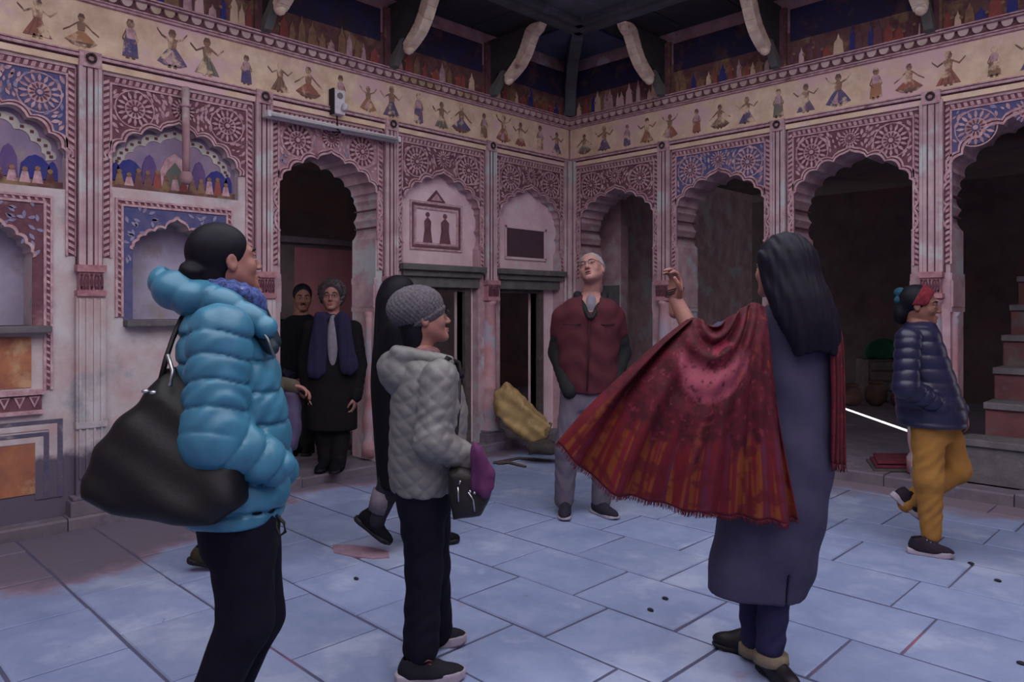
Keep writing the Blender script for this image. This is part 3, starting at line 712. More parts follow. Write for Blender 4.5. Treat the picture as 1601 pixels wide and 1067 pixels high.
def poly2d(x, y, pts):
    """signed distance to a closed polygon"""
    d = np.full(x.shape, 1e9, np.float32); s = np.ones(x.shape, np.float32); n = len(pts)
    for i in range(n):
        ax, ay = pts[i]; bx, by = pts[i-1]; ex, ey = bx-ax, by-ay; wx, wy = x-ax, y-ay
        t = np.clip((wx*ex+wy*ey)/max(ex*ex+ey*ey, 1e-12), 0, 1); d = np.minimum(d, (wx-ex*t)**2+(wy-ey*t)**2)
        c1 = y >= ay; c2 = y < by; c3 = ex*wy > ey*wx
        s = np.where((c1 & c2 & c3) | (~c1 & ~c2 & ~c3), -s, s)
    return s*np.sqrt(d)
def dense(st):
    st = np.array(sorted(st), np.float64); z = np.linspace(st[0, 0], st[-1, 0], 48)
    v = np.stack([np.interp(z, st[:, 0], st[:, i]) for i in range(1, 5)], 1)
    for _ in range(10): v[1:-1] = .25*v[:-2]+.5*v[1:-1]+.25*v[2:]
    return np.concatenate([z[:, None], v], 1).astype(np.float32)
def loft(p, st, R=None, n=2.3, k=.03):
    """stack of super-ellipses. st rows: z, cx, cy, rx, ry (cx, cy in the person's frame, rx across, ry front to back)"""
    st = dense(st); z = p[:, 2]
    v = [np.interp(z, st[:, 0], st[:, i]).astype(np.float32) for i in range(1, 5)]
    q = np.stack([p[:, 0]-v[0], p[:, 1]-v[1]], 1)
    if R is not None: q = q@R[:2, :2]
    e = (np.abs(q[:, 0]/v[2])**n+np.abs(q[:, 1]/v[3])**n)**(1/n)
    d = (e-1)*np.minimum(v[2], v[3])
    return smax(smax(d, z-st[-1, 0], k), st[0, 0]-z, .012)
def surf(fn, lo, hi, h, k=4):
    """surface nets on a sparse grid"""
    lo = np.array(lo, np.float32); hi = np.array(hi, np.float32)
    nc = np.ceil((hi-lo)/(h*k)).astype(int)+1
    def grid(n, step):
        g = np.meshgrid(*[np.arange(m, dtype=np.float32) for m in n], indexing='ij')
        return np.stack([a.ravel() for a in g], 1)*step+lo
    cv = fn(grid(nc+1, h*k)).reshape(nc+1).astype(np.float32)
    mn = np.full(nc, 1e9, np.float32)
    for i in (0, 1):
        for j in (0, 1):
            for l in (0, 1): mn = np.minimum(mn, np.abs(cv[i:i+nc[0], j:j+nc[1], l:l+nc[2]]))
    act = mn < h*k*1.9
    rep = lambda a: a.repeat(k, 0).repeat(k, 1).repeat(k, 2)
    n = nc*k
    V = np.sign(rep(cv[:-1, :-1, :-1]))*1.0
    idx = np.argwhere(rep(act))
    V[tuple(idx.T)] = fn(idx.astype(np.float32)*h+lo)
    S = V < 0
    cnt = np.zeros(n-1, np.int8)
    for i in (0, 1):
        for j in (0, 1):
            for l in (0, 1): cnt += S[i:n[0]-1+i, j:n[1]-1+j, l:n[2]-1+l]
    cells = np.argwhere((cnt > 0) & (cnt < 8))
    if len(cells) == 0: return np.zeros((0, 3)), []
    acc = np.zeros((len(cells), 3), np.float32); num = np.zeros(len(cells), np.float32)
    for ax in range(3):
        o = [q for q in range(3) if q != ax]
        for i in (0, 1):
            for j in (0, 1):
                a = cells.copy(); a[:, o[0]] += i; a[:, o[1]] += j; b = a.copy(); b[:, ax] += 1
                va = V[tuple(a.T)]; vb = V[tuple(b.T)]; m = (va < 0) != (vb < 0)
                t = np.where(m, va/np.where(m, va-vb, 1), 0)
                pt = a.astype(np.float32); pt[:, ax] += t
                acc[m] += pt[m]; num += m
    vs = acc/num[:, None]*h+lo
    ids = np.full(n-1, -1, np.int64); ids[tuple(cells.T)] = np.arange(len(cells))
    faces = []
    for ax in range(3):
        o = [q for q in range(3) if q != ax]
        sl0 = [slice(1, n[q]-1) for q in range(3)]; sl0[ax] = slice(0, n[ax]-1); sl1 = list(sl0); sl1[ax] = slice(1, n[ax])
        e = np.argwhere(S[tuple(sl0)] != S[tuple(sl1)])
        off = np.array([1, 1, 1]); off[ax] = 0; e = e+off
        flip = ~S[tuple(e.T)]
        q = []
        for i, j in ((0, 0), (1, 0), (1, 1), (0, 1)):
            a = e.copy(); a[:, o[0]] -= i; a[:, o[1]] -= j; q.append(ids[tuple(a.T)])
        q = np.stack(q, 1)
        if ax == 1: flip = ~flip
        q[flip] = q[flip][:, ::-1]
        faces.append(q[(q >= 0).all(1)])
    return vs, np.concatenate(faces)
def sdf_obj(name, parts, mat, parent, h=.008, smooth=1):
    """parts: list of (fn, lo, hi[, h]) joined into one mesh object"""
    V = []; F = []; k = 0
    for pt in parts:
        v, f = surf(pt[0], pt[1], pt[2], pt[3] if len(pt) > 3 else h)
        if len(v) == 0: continue
        V.append(v); F.append(f+k); k += len(v)
    V = np.concatenate(V); F = np.concatenate(F)
    for _ in range(smooth):
        acc = np.zeros_like(V); c = np.zeros(len(V))
        for i in range(4):
            a, b = F[:, i], F[:, (i+1) % 4]
            for q in range(3): acc[:, q] += np.bincount(a, V[b][:, q], len(V))+np.bincount(b, V[a][:, q], len(V))
            c += np.bincount(a, minlength=len(V))+np.bincount(b, minlength=len(V))
        V = V*.5+.5*acc/np.maximum(c, 1)[:, None]
    me = bpy.data.meshes.new(name)
    me.vertices.add(len(V)); me.vertices.foreach_set('co', V.astype(np.float32).ravel())
    me.loops.add(F.size); me.loops.foreach_set('vertex_index', F.ravel().astype(np.int32))
    me.polygons.add(len(F)); me.polygons.foreach_set('loop_start', np.arange(0, F.size, 4, dtype=np.int32))
    me.update(calc_edges=True); me.polygons.foreach_set('use_smooth', np.ones(len(F), bool))
    me.materials.append(mat); me.validate(); me.update()
    return link(name, me, parent)
def box_of(pts, pad):
    q = np.array(pts, float); return q.min(0)-pad, q.max(0)+pad

ROT = math.atan2(SA, CA)
class Person:
    """local frame: x = right across the view, y = away, z = up; joints given where the photograph shows them, with a real depth"""
    def __init__(s, label, px, D, z0=0.0, name='person', cat='person', group=None):
        s.D, s.px, s.z0 = D, px, z0
        X = (px-CX)/FPX*D; s.X = X
        s.root = empty(name, (CAMX+X*CA-D*SA, CAMY+X*SA+D*CA, z0), ROT)
        tag(s.root, label, cat, group)
    def P(s, px, py, dy=0.0):
        d = s.D+dy; return A((px-CX)/FPX*d-s.X, dy, CAMH-(py-CY)/FPX*d-s.z0)

def head_sdf(c, F, up, k=1.0):
    R = frame3(F, up); c = A(*c)
    def fn(p):
        q = ((p-c)@R)/k; qx = q.copy(); qx[:, 0] = np.abs(qx[:, 0])
        d = ell(q, (0, -.014, .030), (.073, .094, .089))
        d = smin(d, ell(q, (0, .026, -.028), (.060, .064, .080)), .03)
        d = smin(d, rcone(qx, (.046, .005, -.048), (.012, .068, -.094), .022, .018), .03)
        d = smin(d, ell(q, (0, .078, -.097), (.022, .016, .016)), .02)
        d = smin(d, rcone(qx, (.012, .083, .022), (.042, .066, .020), .010, .010), .015)
        d = smin(d, ell(qx, (.042, .060, -.030), (.020, .020, .022)), .02)
        d = smax(d, -ell(qx, (.031, .098, .000), (.020, .016, .012)), .012)
        d = smin(d, ell(qx, (.031, .0805, .0085), (.0165, .0115, .0058)), .004); d = smin(d, ell(qx, (.031, .080, -.0085), (.0160, .0105, .0052)), .004)
        d = smin(d, rcone(q, (0, .088, .008), (0, .108, -.034), .008, .0115), .010)
        d = smin(d, ell(qx, (.012, .099, -.038), (.008, .010, .007)), .006)
        d = smin(d, ell(q, (0, .091, -.0645), (.023, .010, .0055)), .006)
        d = smin(d, ell(q, (0, .090, -.0745), (.020, .010, .006)), .006)
        d = smax(d, -ell(q, (0, .104, -.0695), (.022, .010, .0016)), .003)
        e = ell(qx, (.077, -.012, -.008), (.010, .019, .031)); e = smax(e, -ell(qx, (.088, -.008, -.004), (.008, .011, .018)), .006)
        d = smin(d, e, .006)
        return d*k
    return fn, R
def eyes(parent, c, F, up, k, iris=(40, 28, 24), closed=False):
    R = frame3(F, up); c = A(*c)
    for s in (-1, 1):
        mb = MB(); 
        o = c+R@(A(s*.031, .0762, .0)*k)
        mb.lathe([(.0122*k*math.cos(t), .0122*k*math.sin(t)) for t in np.linspace(-1.5, 1.5, 9)], (0, 0, 0), 12, 0)
        ob = mb.build('eye', M('eye_white', (146, 134, 134), rough=.5), parent, smooth=True, loc=o)
        ib = MB(); q = R@A(0, 1, -.05); rr = Vector(q)
        mesh_pts = []
        ib.lathe([(.0002, .0125*k), (.004*k, .0122*k), (.0062*k, .0108*k), (.0062*k, .009*k)], (0, 0, 0), 10)
        io = ib.build('iris', M('iris_%d' % iris[0], iris, rough=.25), ob, smooth=True); io.rotation_euler = rr.to_track_quat('Z', 'Y').to_euler()
def brows(parent, c, F, up, k, mat):
    R = frame3(F, up); c = A(*c)
    for s in (-1, 1):
        mb = MB(); mb.tube([c+R@(A(s*x, y, z)*k) for x, y, z in ((.012, .0935, .021), (.026, .0925, .0265), (.042, .081, .026), (.052, .069, .019))], [.0028*k, .0042*k, .0036*k, .0016*k], 6)
        mb.build('eyebrow', mat, parent, smooth=True)
def lips(parent, c, F, up, k, mat, opened=0.0):
    R = frame3(F, up); c = A(*c)
    up_ = lambda p: ell(((p-c)@R)/k, (0, .0925, -.0645+opened*.3), (.022, .0105, .0050))*k
    dn = lambda p: ell(((p-c)@R)/k, (0, .0915, -.0745-opened), (.019, .0105, .0056))*k
    o = c+R@(A(0, .09, -.07)*k)
    sdf_obj('lips', [(lambda p: np.minimum(up_(p), dn(p)), o-.04*k, o+.04*k, .0022)], mat, parent)
def glasses(parent, c, F, up, k):
    R = frame3(F, up); c = A(*c); g = MB(); W_ = lambda x, y, z: c+R@(A(x, y, z)*k)
    for s in (-1, 1):
        g.tube([W_(s*.033+.023*math.cos(t), .106-.004*abs(math.cos(t)), .0-.0+.017*math.sin(t)) for t in np.linspace(0, 6.2832, 17)], .0016*k, 6)
        g.tube([W_(s*.056, .103, .004), W_(s*.078, .06, .004), W_(s*.083, -.01, .006)], .0015*k, 6)
    g.tube([W_(-.011, .107, .004), W_(0, .111, .006), W_(.011, .107, .004)], .0015*k, 6)
    return g.build('glasses', M('dark_spectacle_frame', (38, 34, 38), rough=.4), parent, smooth=True)

def hand_parts(w, d, palm, k=1.0, curl=.5, side=1):
    """w wrist, d direction of the fingers, palm = direction the palm faces; one continuous hand"""
    d = np.array(d, float); d /= np.linalg.norm(d); palm = np.array(palm, float); palm -= d*(palm@d); palm /= np.linalg.norm(palm)
    x = np.cross(d, palm)*side                # towards the thumb
    w = np.array(w, float); segs = []
    at = lambda a, b, c_: w+k*(x*a+d*b+palm*c_)
    for i, (xo, ln) in enumerate(((.030, .072), (.010, .080), (-.010, .075), (-.028, .060))):
        ang = curl*.7; p0 = at(xo*.9, .085+(-.004 if i in (0, 3) else .002), 0); pts = [p0]; a_ = ang
        dirv = lambda a_: d*math.cos(a_)+palm*math.sin(a_)+x*(xo*.8)
        for f_ in (.46, .30, .24): pts.append(pts[-1]+k*ln*f_*dirv(a_)); a_ += curl*.9
        segs.append((pts, (.0085, .0078, .0070, .0060)))
    th = [at(.026, .022, .006), at(.047, .045, .016), at(.052, .070, .026+.012*curl), at(.046, .092, .032+.02*curl)]
    segs.append((th, (.013, .0115, .0095, .0075)))
    def fn(p):
        M3 = np.stack([x, d, palm], 1).astype(np.float32)
        q = p-A(*at(0.0, .048, .0))
        e = ell(q@M3, (0, 0, 0), (.043*k, .056*k, .0165*k))
        e = smin(e, rcone(p, at(0, -.05, 0), at(0, .02, 0), .025*k, .026*k), .02*k)
        for pts, rr in segs:
            f = None
            for j in range(3):
                g = rcone(p, pts[j], pts[j+1], rr[j]*k, rr[j+1]*k); f = g if f is None else np.minimum(f, g)
            e = smin(e, f, .006*k)
        return e
    allp = [q for s_ in segs for q in s_[0]]+[list(at(0, -.06, 0))]
    lo, hi = box_of(allp, .045*k); return (fn, lo, hi, .0035)

def limb(p, js, rs, k=.02, wr=0.0, per=.05, seed=0.0, quilt=0.0):
    """sleeve or trouser leg through joints; wr = creases, quilt = puffy stitched rows"""
    d = None; s0 = 0
    for (a, b, ra, rb) in zip(js[:-1], js[1:], rs[:-1], rs[1:]):
        L_ = float(np.linalg.norm(A(*b)-A(*a))); e, t = rcone(p, a, b, ra, rb, True)
        if quilt: rel = (p-A(*a))[:, 0]-t*float(A(*b)[0]-A(*a)[0]); cr = np.abs(np.sin(np.pi*(s0+t*L_-2.2*rel**2+.004*np.sin(p[:, 2]*21+p[:, 0]*15))/per)); e = e-quilt*(np.sqrt(cr)-.6)+quilt*.4*np.exp(-(cr/.2)**2)
        if wr:
            q = p-A(*a); e = e-wr*np.sin((s0+t*L_)/per*5+5*np.sin(q[:, 0]*19+seed)+3.5*np.sin(q[:, 2]*9+q[:, 1]*23+seed*2))*(.35+.65*np.sin((s0+t*L_)*11+seed+q[:, 1]*9)**2)
        d = e if d is None else smin(d, e, k); s0 += L_
    return d

SKIN = lambda n, c: M('skin_'+n, c, tuple(int(x*.93) for x in c), 25, rough=.55, spec=.35)
def shoe(parent, ankle, toe, up=(0, 0, 1), k=1.0, upper=None, sole=None, length=.27, high=.085, lace=None, sole_h=.03):
    """ankle = centre of the heel on the ground, toe direction"""
    R = frame3(toe, up); a = A(*ankle); L_ = length
    plan = [(-.030, -.055), (-.036, -.02), (-.034, .03), (-.042, .10), (-.047, .15), (-.040, .19), (-.018, .213), (.010, .212), (.036, .185), (.045, .145), (.040, .09), (.033, .03), (.036, -.02), (.030, -.055), (0, -.066)]
    s = L_/.28
    plan = [(x*s*1.02, y*s) for x, y in plan]
    def up_f(p):
        q = (p-a)@R
        e = ell(q, (0, .115*s, .032), (.044*s, .098*s, .036)); e = smin(e, ell(q, (0, .035*s, .050), (.037*s, .085*s, .050)), .03)
        e = smin(e, rcone(q, (0, -.005*s, .05), (0, .005*s, high), .038*s, .040*s), .025)
        e = smax(e, -rcone(q, (0, .0, high-.005), (0, .004, high+.06), .031*s, .034*s), .006)
        return smax(e, sole_h*.6-q[:, 2], .004)
    def so_f(p):
        q = (p-a)@R; e = poly2d(q[:, 0], q[:, 1], plan)
        z = q[:, 2]; roll = np.clip((q[:, 1]-.15*s)/.1, 0, 1)*.016+np.clip((-.03*s-q[:, 1])/.05, 0, 1)*.006
        return smax(smax(e, z-sole_h-roll*.3, .006), roll-z, .006)
    c = a+R@A(0, .075*s, .05)
    o = sdf_obj('shoe', [(up_f, c-.21*s, c+.21*s, .0055)], upper, parent)
    sdf_obj('sole', [(so_f, c-.21*s, c+.21*s, .0055)], sole, o)
    if lace:
        lb = MB()
        for i in range(4):
            y = (.055+.022*i)*s; z = .096-.010*i
            lb.tube([a+R@A(-.022, y, z-.006), a+R@A(0, y+.004, z+.001), a+R@A(.022, y, z-.006)], .0028, 6)
        lb.tube([a+R@A(-.018, .05*s, .094), a+R@A(-.04, .045*s, .10), a+R@A(-.03, .07*s, .09)], .0022, 6)
        lb.build('laces', lace, o, smooth=True)
    return o
def body(parent, skin, head, neck, torso, arms, legs, hands=(), h=.011, hh=.0045):
    """one continuous body: head and neck, trunk, tapering arms and legs, hands"""
    c, F, up, k = head; hf, R = head_sdf(c, F, up, k); c = A(*c)
    nb = A(*neck)
    def hn(p):
        d = hf(p); return smin(d, rcone(p, c+R@(A(0, -.025, -.05)*k), nb, .054*k, .062*k), .025)
    lo, hi = box_of([c-.14*k, c+.15*k, nb-.05], .03)
    def bd(p):
        e = loft(p, torso[0], torso[1])
        e = smin(e, rcone(p, c+R@(A(0, -.025, -.05)*k), nb, .05*k, .06*k), .04)
        for js, rs in arms: e = smin(e, limb(p, js, rs), .03)
        for js, rs in legs: e = smin(e, limb(p, js, rs), .03)
        return e
    pts = [[s_[1], s_[2], s_[0]] for s_ in torso[0]]+[list(j) for js, _ in arms for j in js]+[list(j) for js, _ in legs for j in js]+[list(nb)]
    lo2, hi2 = box_of(pts, .24)
    return sdf_obj('body', [(hn, lo, hi, hh), (bd, lo2, hi2, h)]+list(hands), skin, parent)

_M0 = M
def M(name, c, c2=None, s=8.0, c3=None, *a, **k):
    """cloth, hair and skin colours"""
    g = lambda q: tuple(v*.86 for v in q) if q else q
    return _M0(name, g(c), g(c2), s, g(c3), *a, **k)
# ------------------------------------------------------------------ people
def st(s, F, py, l, r, o, dy=0.0, side=True):
    """torso station from the outline seen; o = the radius one does not see"""
    half = (r-l)/2/FPX*(s.D+dy); c = s.P((l+r)/2, py, dy)
    if side: rx = o; ry = math.sqrt(max(half**2-(rx*F[1])**2, .003))/abs(F[0])
    else: ry = o; rx = math.sqrt(max(half**2-(ry*F[0])**2, .003))/abs(F[1])
    return (float(c[2]), float(c[0]), float(c[1]), rx, ry)
def nf(x, y): l = math.hypot(x, y); return (x/l, y/l)
def shrink(sts, k): return [(z, cx, cy, rx*k, ry*k) for z, cx, cy, rx, ry in sts]
def hair_cap(c, F, up, k, grow=.0, n=(.876, -.487), off=.0243, extra=None, rough=0.0):
    R = frame3(F, up); c = A(*c)
    def fn(p):
        q = ((p-c)@R)/k
        d = ell(q, (0, -.022, .034), (.081+grow, .100+grow, .092+grow))
        if rough: d = d-rough*(np.sin(q[:, 0]*95+3*np.sin(q[:, 2]*60))*np.sin(q[:, 2]*88+2*np.sin(q[:, 1]*70))*.5+.5*np.sin(q[:, 1]*110+q[:, 0]*60))
        d = smax(d, n[0]*q[:, 1]+n[1]*q[:, 2]-off, .012)
        if extra is not None: d = extra(q, d)
        return d*k
    return fn, c-.2*k, c+.2*k
FAB = dict(rough=.85, spec=.2)
DENIM = M('navy_trouser_cloth', (14, 12, 34), (11, 10, 27), 30, **FAB)
HAIRB = M('black_hair', (17, 16, 24), (24, 22, 34), 40, rough=.55, spec=.14)
LIPM = M('lip_skin', (158, 98, 92), rough=.5)

# ---- woman in the blue puffer jacket, in profile
p = Person('woman in a turquoise blue puffer jacket with hood and low bun, looking up', 355, 2.33)
F = nf(.95, .31); R = frame3((*F, 0)); P = p.P
SK = SKIN('warm', (168, 116, 104))
hd = P(353, 408); HF, HU = (.72, .66, .16), (-.12, -.1, 1)
T = [st(p, F, 470, 312, 398, .10), st(p, F, 492, 292, 408, .17), st(p, F, 530, 280, 422, .205), st(p, F, 580, 278, 438, .21), st(p, F, 650, 284, 450, .205), st(p, F, 740, 288, 455, .215), st(p, F, 785, 284, 452, .22), st(p, F, 803, 292, 440, .215)]
ra = [P(345, 520, -.19), P(335, 685, -.235), P(430, 728, -.15)]; la = [P(365, 520, .2), P(372, 680, .24), P(438, 735, .17)]
rl = [P(376, 800, -.09), P(384, 972, -.08), P(304, 1150, -.10)]; ll = [P(385, 800, .10), P(404, 962, .11), P(330, 1150, .12)]
body(p.root, SK, (hd, HF, HU, .96), P(350, 476), (shrink(T, .8), R), [(ra, (.05, .042, .03)), (la, (.05, .042, .03))], [(rl, (.085, .058, .042)), (ll, (.085, .058, .042))],
     [hand_parts(P(404, 716, -.12), (.35, .6, -.7), (0, 1, 0), .9, .5)])
eyes(p.root, hd, HF, HU, .96); lips(p.root, hd, HF, HU, .96, LIPM); brows(p.root, hd, HF, HU, .96, HAIRB)
def bun(q, d):
    d = smin(d, ell(q, (0, -.055, -.055), (.060, .055, .060)), .03)
    b = ell(q, (.01, -.118, -.028), (.046, .042, .042))-.002*np.sin(q[:, 2]*160+q[:, 0]*90)
    return smin(d, b, .012)
sdf_obj('hair', [(*hair_cap(hd, HF, HU, .96, .002, off=.034, extra=bun), .005)], HAIRB, p.root)
PUFF = M('turquoise_nylon', (66, 138, 168), (54, 118, 150), 12, rough=.38, spec=.5)
def jk(q):
    d = loft(q, T, R, 2.2, .05)
    zz = q[:, 2]+.05*q[:, 0]+.9*(q[:, 0]-.06)**2+.006*np.sin(q[:, 0]*23+q[:, 2]*17)
    cr = np.abs(np.sin(np.pi*zz/.088)); d = d-.0105*(np.sqrt(cr)-.6)+.006*np.exp(-(cr/.2)**2)-.0028*np.sin(q[:, 0]*75+q[:, 1]*60+9*np.sin(q[:, 2]*14))*(1-cr)**.5-.004*np.sin(q[:, 0]*17+q[:, 2]*23+2*np.sin(q[:, 1]*15))
    s1 = limb(q, ra, (.088, .088, .062), .03, wr=.0035, per=.070, quilt=.0105); s2 = limb(q, la, (.088, .088, .062), .03, per=.072, quilt=.010)
    return smin(smin(d, s1, .014), s2, .02)
lo, hi = box_of([s_[1:3]+s_[:1] for s_ in T]+ra+la, .14); lo[0] -= .12; hi[0] += .12; lo[2] = T[-1][0]-.04
lo[1] -= .1; hi[1] += .1
JK = sdf_obj('jacket', [(jk, lo, hi, .006)], PUFF, p.root, smooth=0)
hc = P(300, 462, -.02)
def hood(q):
    a = ell(q, P(300, 460, -.03), (.10, .125, .072), frame3((.96, .2, -.42)))
    a = smin(a, ell(q, P(264, 452, -.03), (.10, .045, .062), frame3((.9, .2, .5))), .03)
    a = smin(a, ell(q, P(330, 470, -.04), (.11, .17, .062), frame3((.95, .25, -.35))), .03)
    a = smax(a, -ell(q, P(304, 434, -.02), (.080, .10, .045), frame3((.96, .2, -.3))), .02)
    b = rcone(q, P(335, 470, -.12), P(412, 512, -.10), .05, .034); a = smin(a, b, .02)
    b = rcone(q, P(345, 470, .14), P(415, 512, .08), .05, .034); a = smin(a, b, .02)
    g = np.abs(np.sin(np.pi*((q[:, 0]-hc[0])*.8-(q[:, 2]-hc[2])*.7)/.085))
    return a-.010*(np.sqrt(g)-.6)-.004*np.sin(q[:, 0]*31+q[:, 2]*22+2*np.sin(q[:, 1]*18))
sdf_obj('hood', [(hood, hc-.34, hc+.42, .0065)], PUFF, p.root)
sc = P(368, 452)
sdf_obj('scarf', [(lambda q: smin(ell(q, P(368, 455, -.03), (.075, .095, .032), frame3((.95, .3, -.3)))-.003*np.sin(q[:, 0]*150+q[:, 1]*90), ell(q, P(385, 470, -.02), (.06, .07, .03), frame3((.9, .3, -.5))), .02), sc-.2, sc+.2, .005)],
        M('blue_print_scarf', (88, 108, 178), (34, 42, 84), 95, (140, 150, 190), 60, .6), p.root)
sc = P(400, 498)
sdf_obj('jacket_lining', [(lambda q: smin(rcone(q, P(375, 478, -.07), P(425, 545, -.09), .035, .022), rcone(q, P(395, 480, .0), P(425, 535, .02), .04, .03), .03), sc-.2, sc+.2, .006)],
        M('dark_teal_lining', (30, 52, 62), (24, 40, 50), 25, rough=.5), p.root)
tg = MB(); tg.tube([P(432, 806, -.14), P(444, 818, -.15), P(446, 832, -.15), P(438, 838, -.15), P(432, 826, -.15), P(434, 812, -.14)], .005, 6); tg.build('drawcord', BLACK, p.root, smooth=True)
zp = MB(); zp.tube([P(398, 502, -.125), P(418, 530, -.13), P(430, 560, -.14)], .005, 6); zp.build('zip', M('zip_metal', (120, 130, 140), rough=.3, metal=.7), p.root, smooth=True)
def trousers(name, p, mat, legs, hipst=None, R=None, rs=(.098, .072, .058), wr=.003, h=.008, k=.03, cut=None):
    def fn(q):
        d = None
        for js in legs:
            e = limb(q, js, rs, .03, wr=wr, per=.075, seed=float(js[1][0])*10)
            if cut is not None: pass
            d = e if d is None else smin(d, e, k)
        if hipst is not None: d = smin(d, loft(q, hipst, R), .03)
        return d
    pts = [j for js in legs for j in js]+([(s_[1], s_[2], s_[0]) for s_ in hipst] if hipst else [])
    lo, hi = box_of(pts, .16); lo[2] = min(float(js[2][2]) for js in legs)-.06
    return sdf_obj(name, [(fn, lo, hi, h)], mat, p.root)
hs = [(.62, *P(375, 860)[:2], .165, .115), (.85, *P(365, 750)[:2], .18, .13)]
trousers('trousers', p, DENIM, [rl, ll], hs, R, (.105, .080, .058))
TRAIN = M('charcoal_shoe_mesh', (40, 38, 46), (32, 30, 38), 60); SOLE = M('white_shoe_sole', (196, 186, 198), (170, 160, 176), 14)
for a in (P(296, 1169, -.10), P(322, 1169, .12)): shoe(p.root, (a[0], a[1], 0), (*F, 0), upper=TRAIN, sole=SOLE)

# ---- her black shoulder bag
b = Person('large black shoulder bag hanging behind the woman in the blue jacket', 265, 2.15, 1.38-(798-CY)/FPX*2.15, 'shoulder_bag', 'bag')
def inflate(b, px, thick, k=.05, dy=0.0, yaw=0.0, wob=0.0, tilt=0.0):
    pts = [(float(b.P(x, y, 0)[0]), float(b.P(x, y, 0)[2])) for x, y in px]
    cx = sum(q[0] for q in pts)/len(pts); cz = sum(q[1] for q in pts)/len(pts)
    def fn(q):
        y = q[:, 1]-dy-yaw*(q[:, 0]-cx)-tilt*(q[:, 2]-cz)
        if wob: y = y+wob*np.sin(q[:, 0]*19+q[:, 2]*13)
        d2 = poly2d(q[:, 0], q[:, 2], pts)
        return smax(d2, np.abs(y)-thick, k)-(wob*.4*np.sin(q[:, 0]*33+q[:, 2]*47+q[:, 1]*20) if wob else 0)
    xs = [q[0] for q in pts]; zs = [q[1] for q in pts]; m = thick+abs(yaw)*(max(xs)-min(xs))+abs(tilt)*(max(zs)-min(zs))+.03
    return fn, A(min(xs)-.02, dy-m, min(zs)-.02), A(max(xs)+.02, dy+m, max(zs)+.02)
LEATHER = M('black_leather', (10, 10, 14), (15, 14, 21), 16, rough=.5, spec=.3, bump=.1, bs=70)
bagpx = [(247, 578), (218, 626), (188, 656), (162, 692), (150, 738), (157, 768), (205, 790), (300, 806), (362, 804), (394, 778), (392, 720), (360, 672), (330, 630), (300, 600), (270, 582)]
f_, lo, hi = inflate(b, bagpx, .095, .085, -.01, .0, .006, .34)
bo = sdf_obj('bag_body', [(f_, lo, hi, .007)], LEATHER, b.root, smooth=2)
mb = MB()
for dx in (0, .03): mb.tube([b.P(250, 600, .0+dx), b.P(260, 560, .03+dx), b.P(270, 530, .06+dx), b.P(284, 498, .10+dx), b.P(306, 476, .16+dx)], .008, 8)
mb.build('strap', LEATHER, b.root, smooth=True)
SILV = M('silver_metal', (196, 196, 200), rough=.25, metal=.9)
for (x, y) in ((228, 612), (240, 614)):
    mb = MB(); mb.lathe([(.004, -.006), (.011, -.003), (.011, .003), (.004, .006)], b.P(x, y, -.085), 10); mb.build('metal_stud', SILV, b.root, smooth=True)
mb = MB(); mb.tube([b.P(262, 555, -.02), b.P(270, 580, -.03), b.P(266, 604, -.05)], .006, 6); mb.build('strap_clasp', SILV, b.root, smooth=True)

# ---- small woman in the grey knit hat
p = Person('small woman in a grey knit hat and taupe quilted jacket, looking up', 662, 2.85)
F = nf(.97, .22); R = frame3((*F, 0)); P = p.P
hd = P(661, 498); HF, HU = (.90, .34, .18), (-.18, 0, 1); k = .90
T = [st(p, F, 548, 628, 682, .09), st(p, F, 562, 622, 704, .15), st(p, F, 600, 612, 722, .175), st(p, F, 640, 610, 732, .18), st(p, F, 700, 608, 728, .185), st(p, F, 738, 606, 716, .19), st(p, F, 764, 610, 706, .185)]
ra = [P(688, 592, -.16), P(676, 690, -.20), P(733, 719, -.16)]; la = [P(672, 592, .17), P(690, 690, .2), P(738, 722, .10)]
rl = [P(660, 770, -.075), P(663, 890, -.085), P(658, 1012, -.10)]; ll = [P(668, 770, .085), P(676, 885, .11), P(682, 985, .18)]
body(p.root, SK, (hd, HF, HU, k), P(655, 556), (shrink(T, .8), R), [(ra, (.045, .038, .028)), (la, (.045, .038, .028))], [(rl, (.075, .052, .038)), (ll, (.075, .052, .038))],
     [hand_parts(P(722, 715, -.14), (.75, .35, -.55), (.1, 1, -.2), .78, .9)])
eyes(p.root, hd, HF, HU, k); lips(p.root, hd, HF, HU, k, LIPM); glasses(p.root, hd, HF, HU, k)
sdf_obj('hair', [(*hair_cap(hd, HF, HU, k, .003, off=.014, extra=lambda q, d: smin(d, rcone(q, (0, -.05, -.06), (0, -.06, -.11), .062, .05), .03)), .006)], HAIRB, p.root)
R_ = frame3(HF, HU); hp_ = A(*hd)+R_@(A(0, -.020, .042)*k)
def hat(q):
    v = ((q-A(*hd))@R_)/k
    d = ell(v, (0, -.024, .052), (.100, .124, .096))
    d = d-.0028*np.sin(v[:, 2]*290)*np.sin(np.arctan2(v[:, 0], v[:, 1]+.02)*30+np.floor(v[:, 2]*46)*1.57)
    cut = .36*v[:, 1]-v[:, 2]-.014
    d = smax(d, cut-.012-.012, .02); d = smin(d, smax(np.abs(ell(v, (0, -.022, .05), (.099, .124, .098)))-.006, np.abs(cut-.004)-.018, .006), .008)
    return d*k
sdf_obj('knit_hat', [(hat, hp_-.19, hp_+.19, .0042)], M('grey_marl_wool', (112, 108, 116), (82, 78, 86), 90, rough=.95, bump=.5, bs=160), p.root, smooth=0)
TAUPE = M('taupe_quilted_nylon', (132, 131, 130), (118, 116, 115), 14, rough=.5, spec=.35)
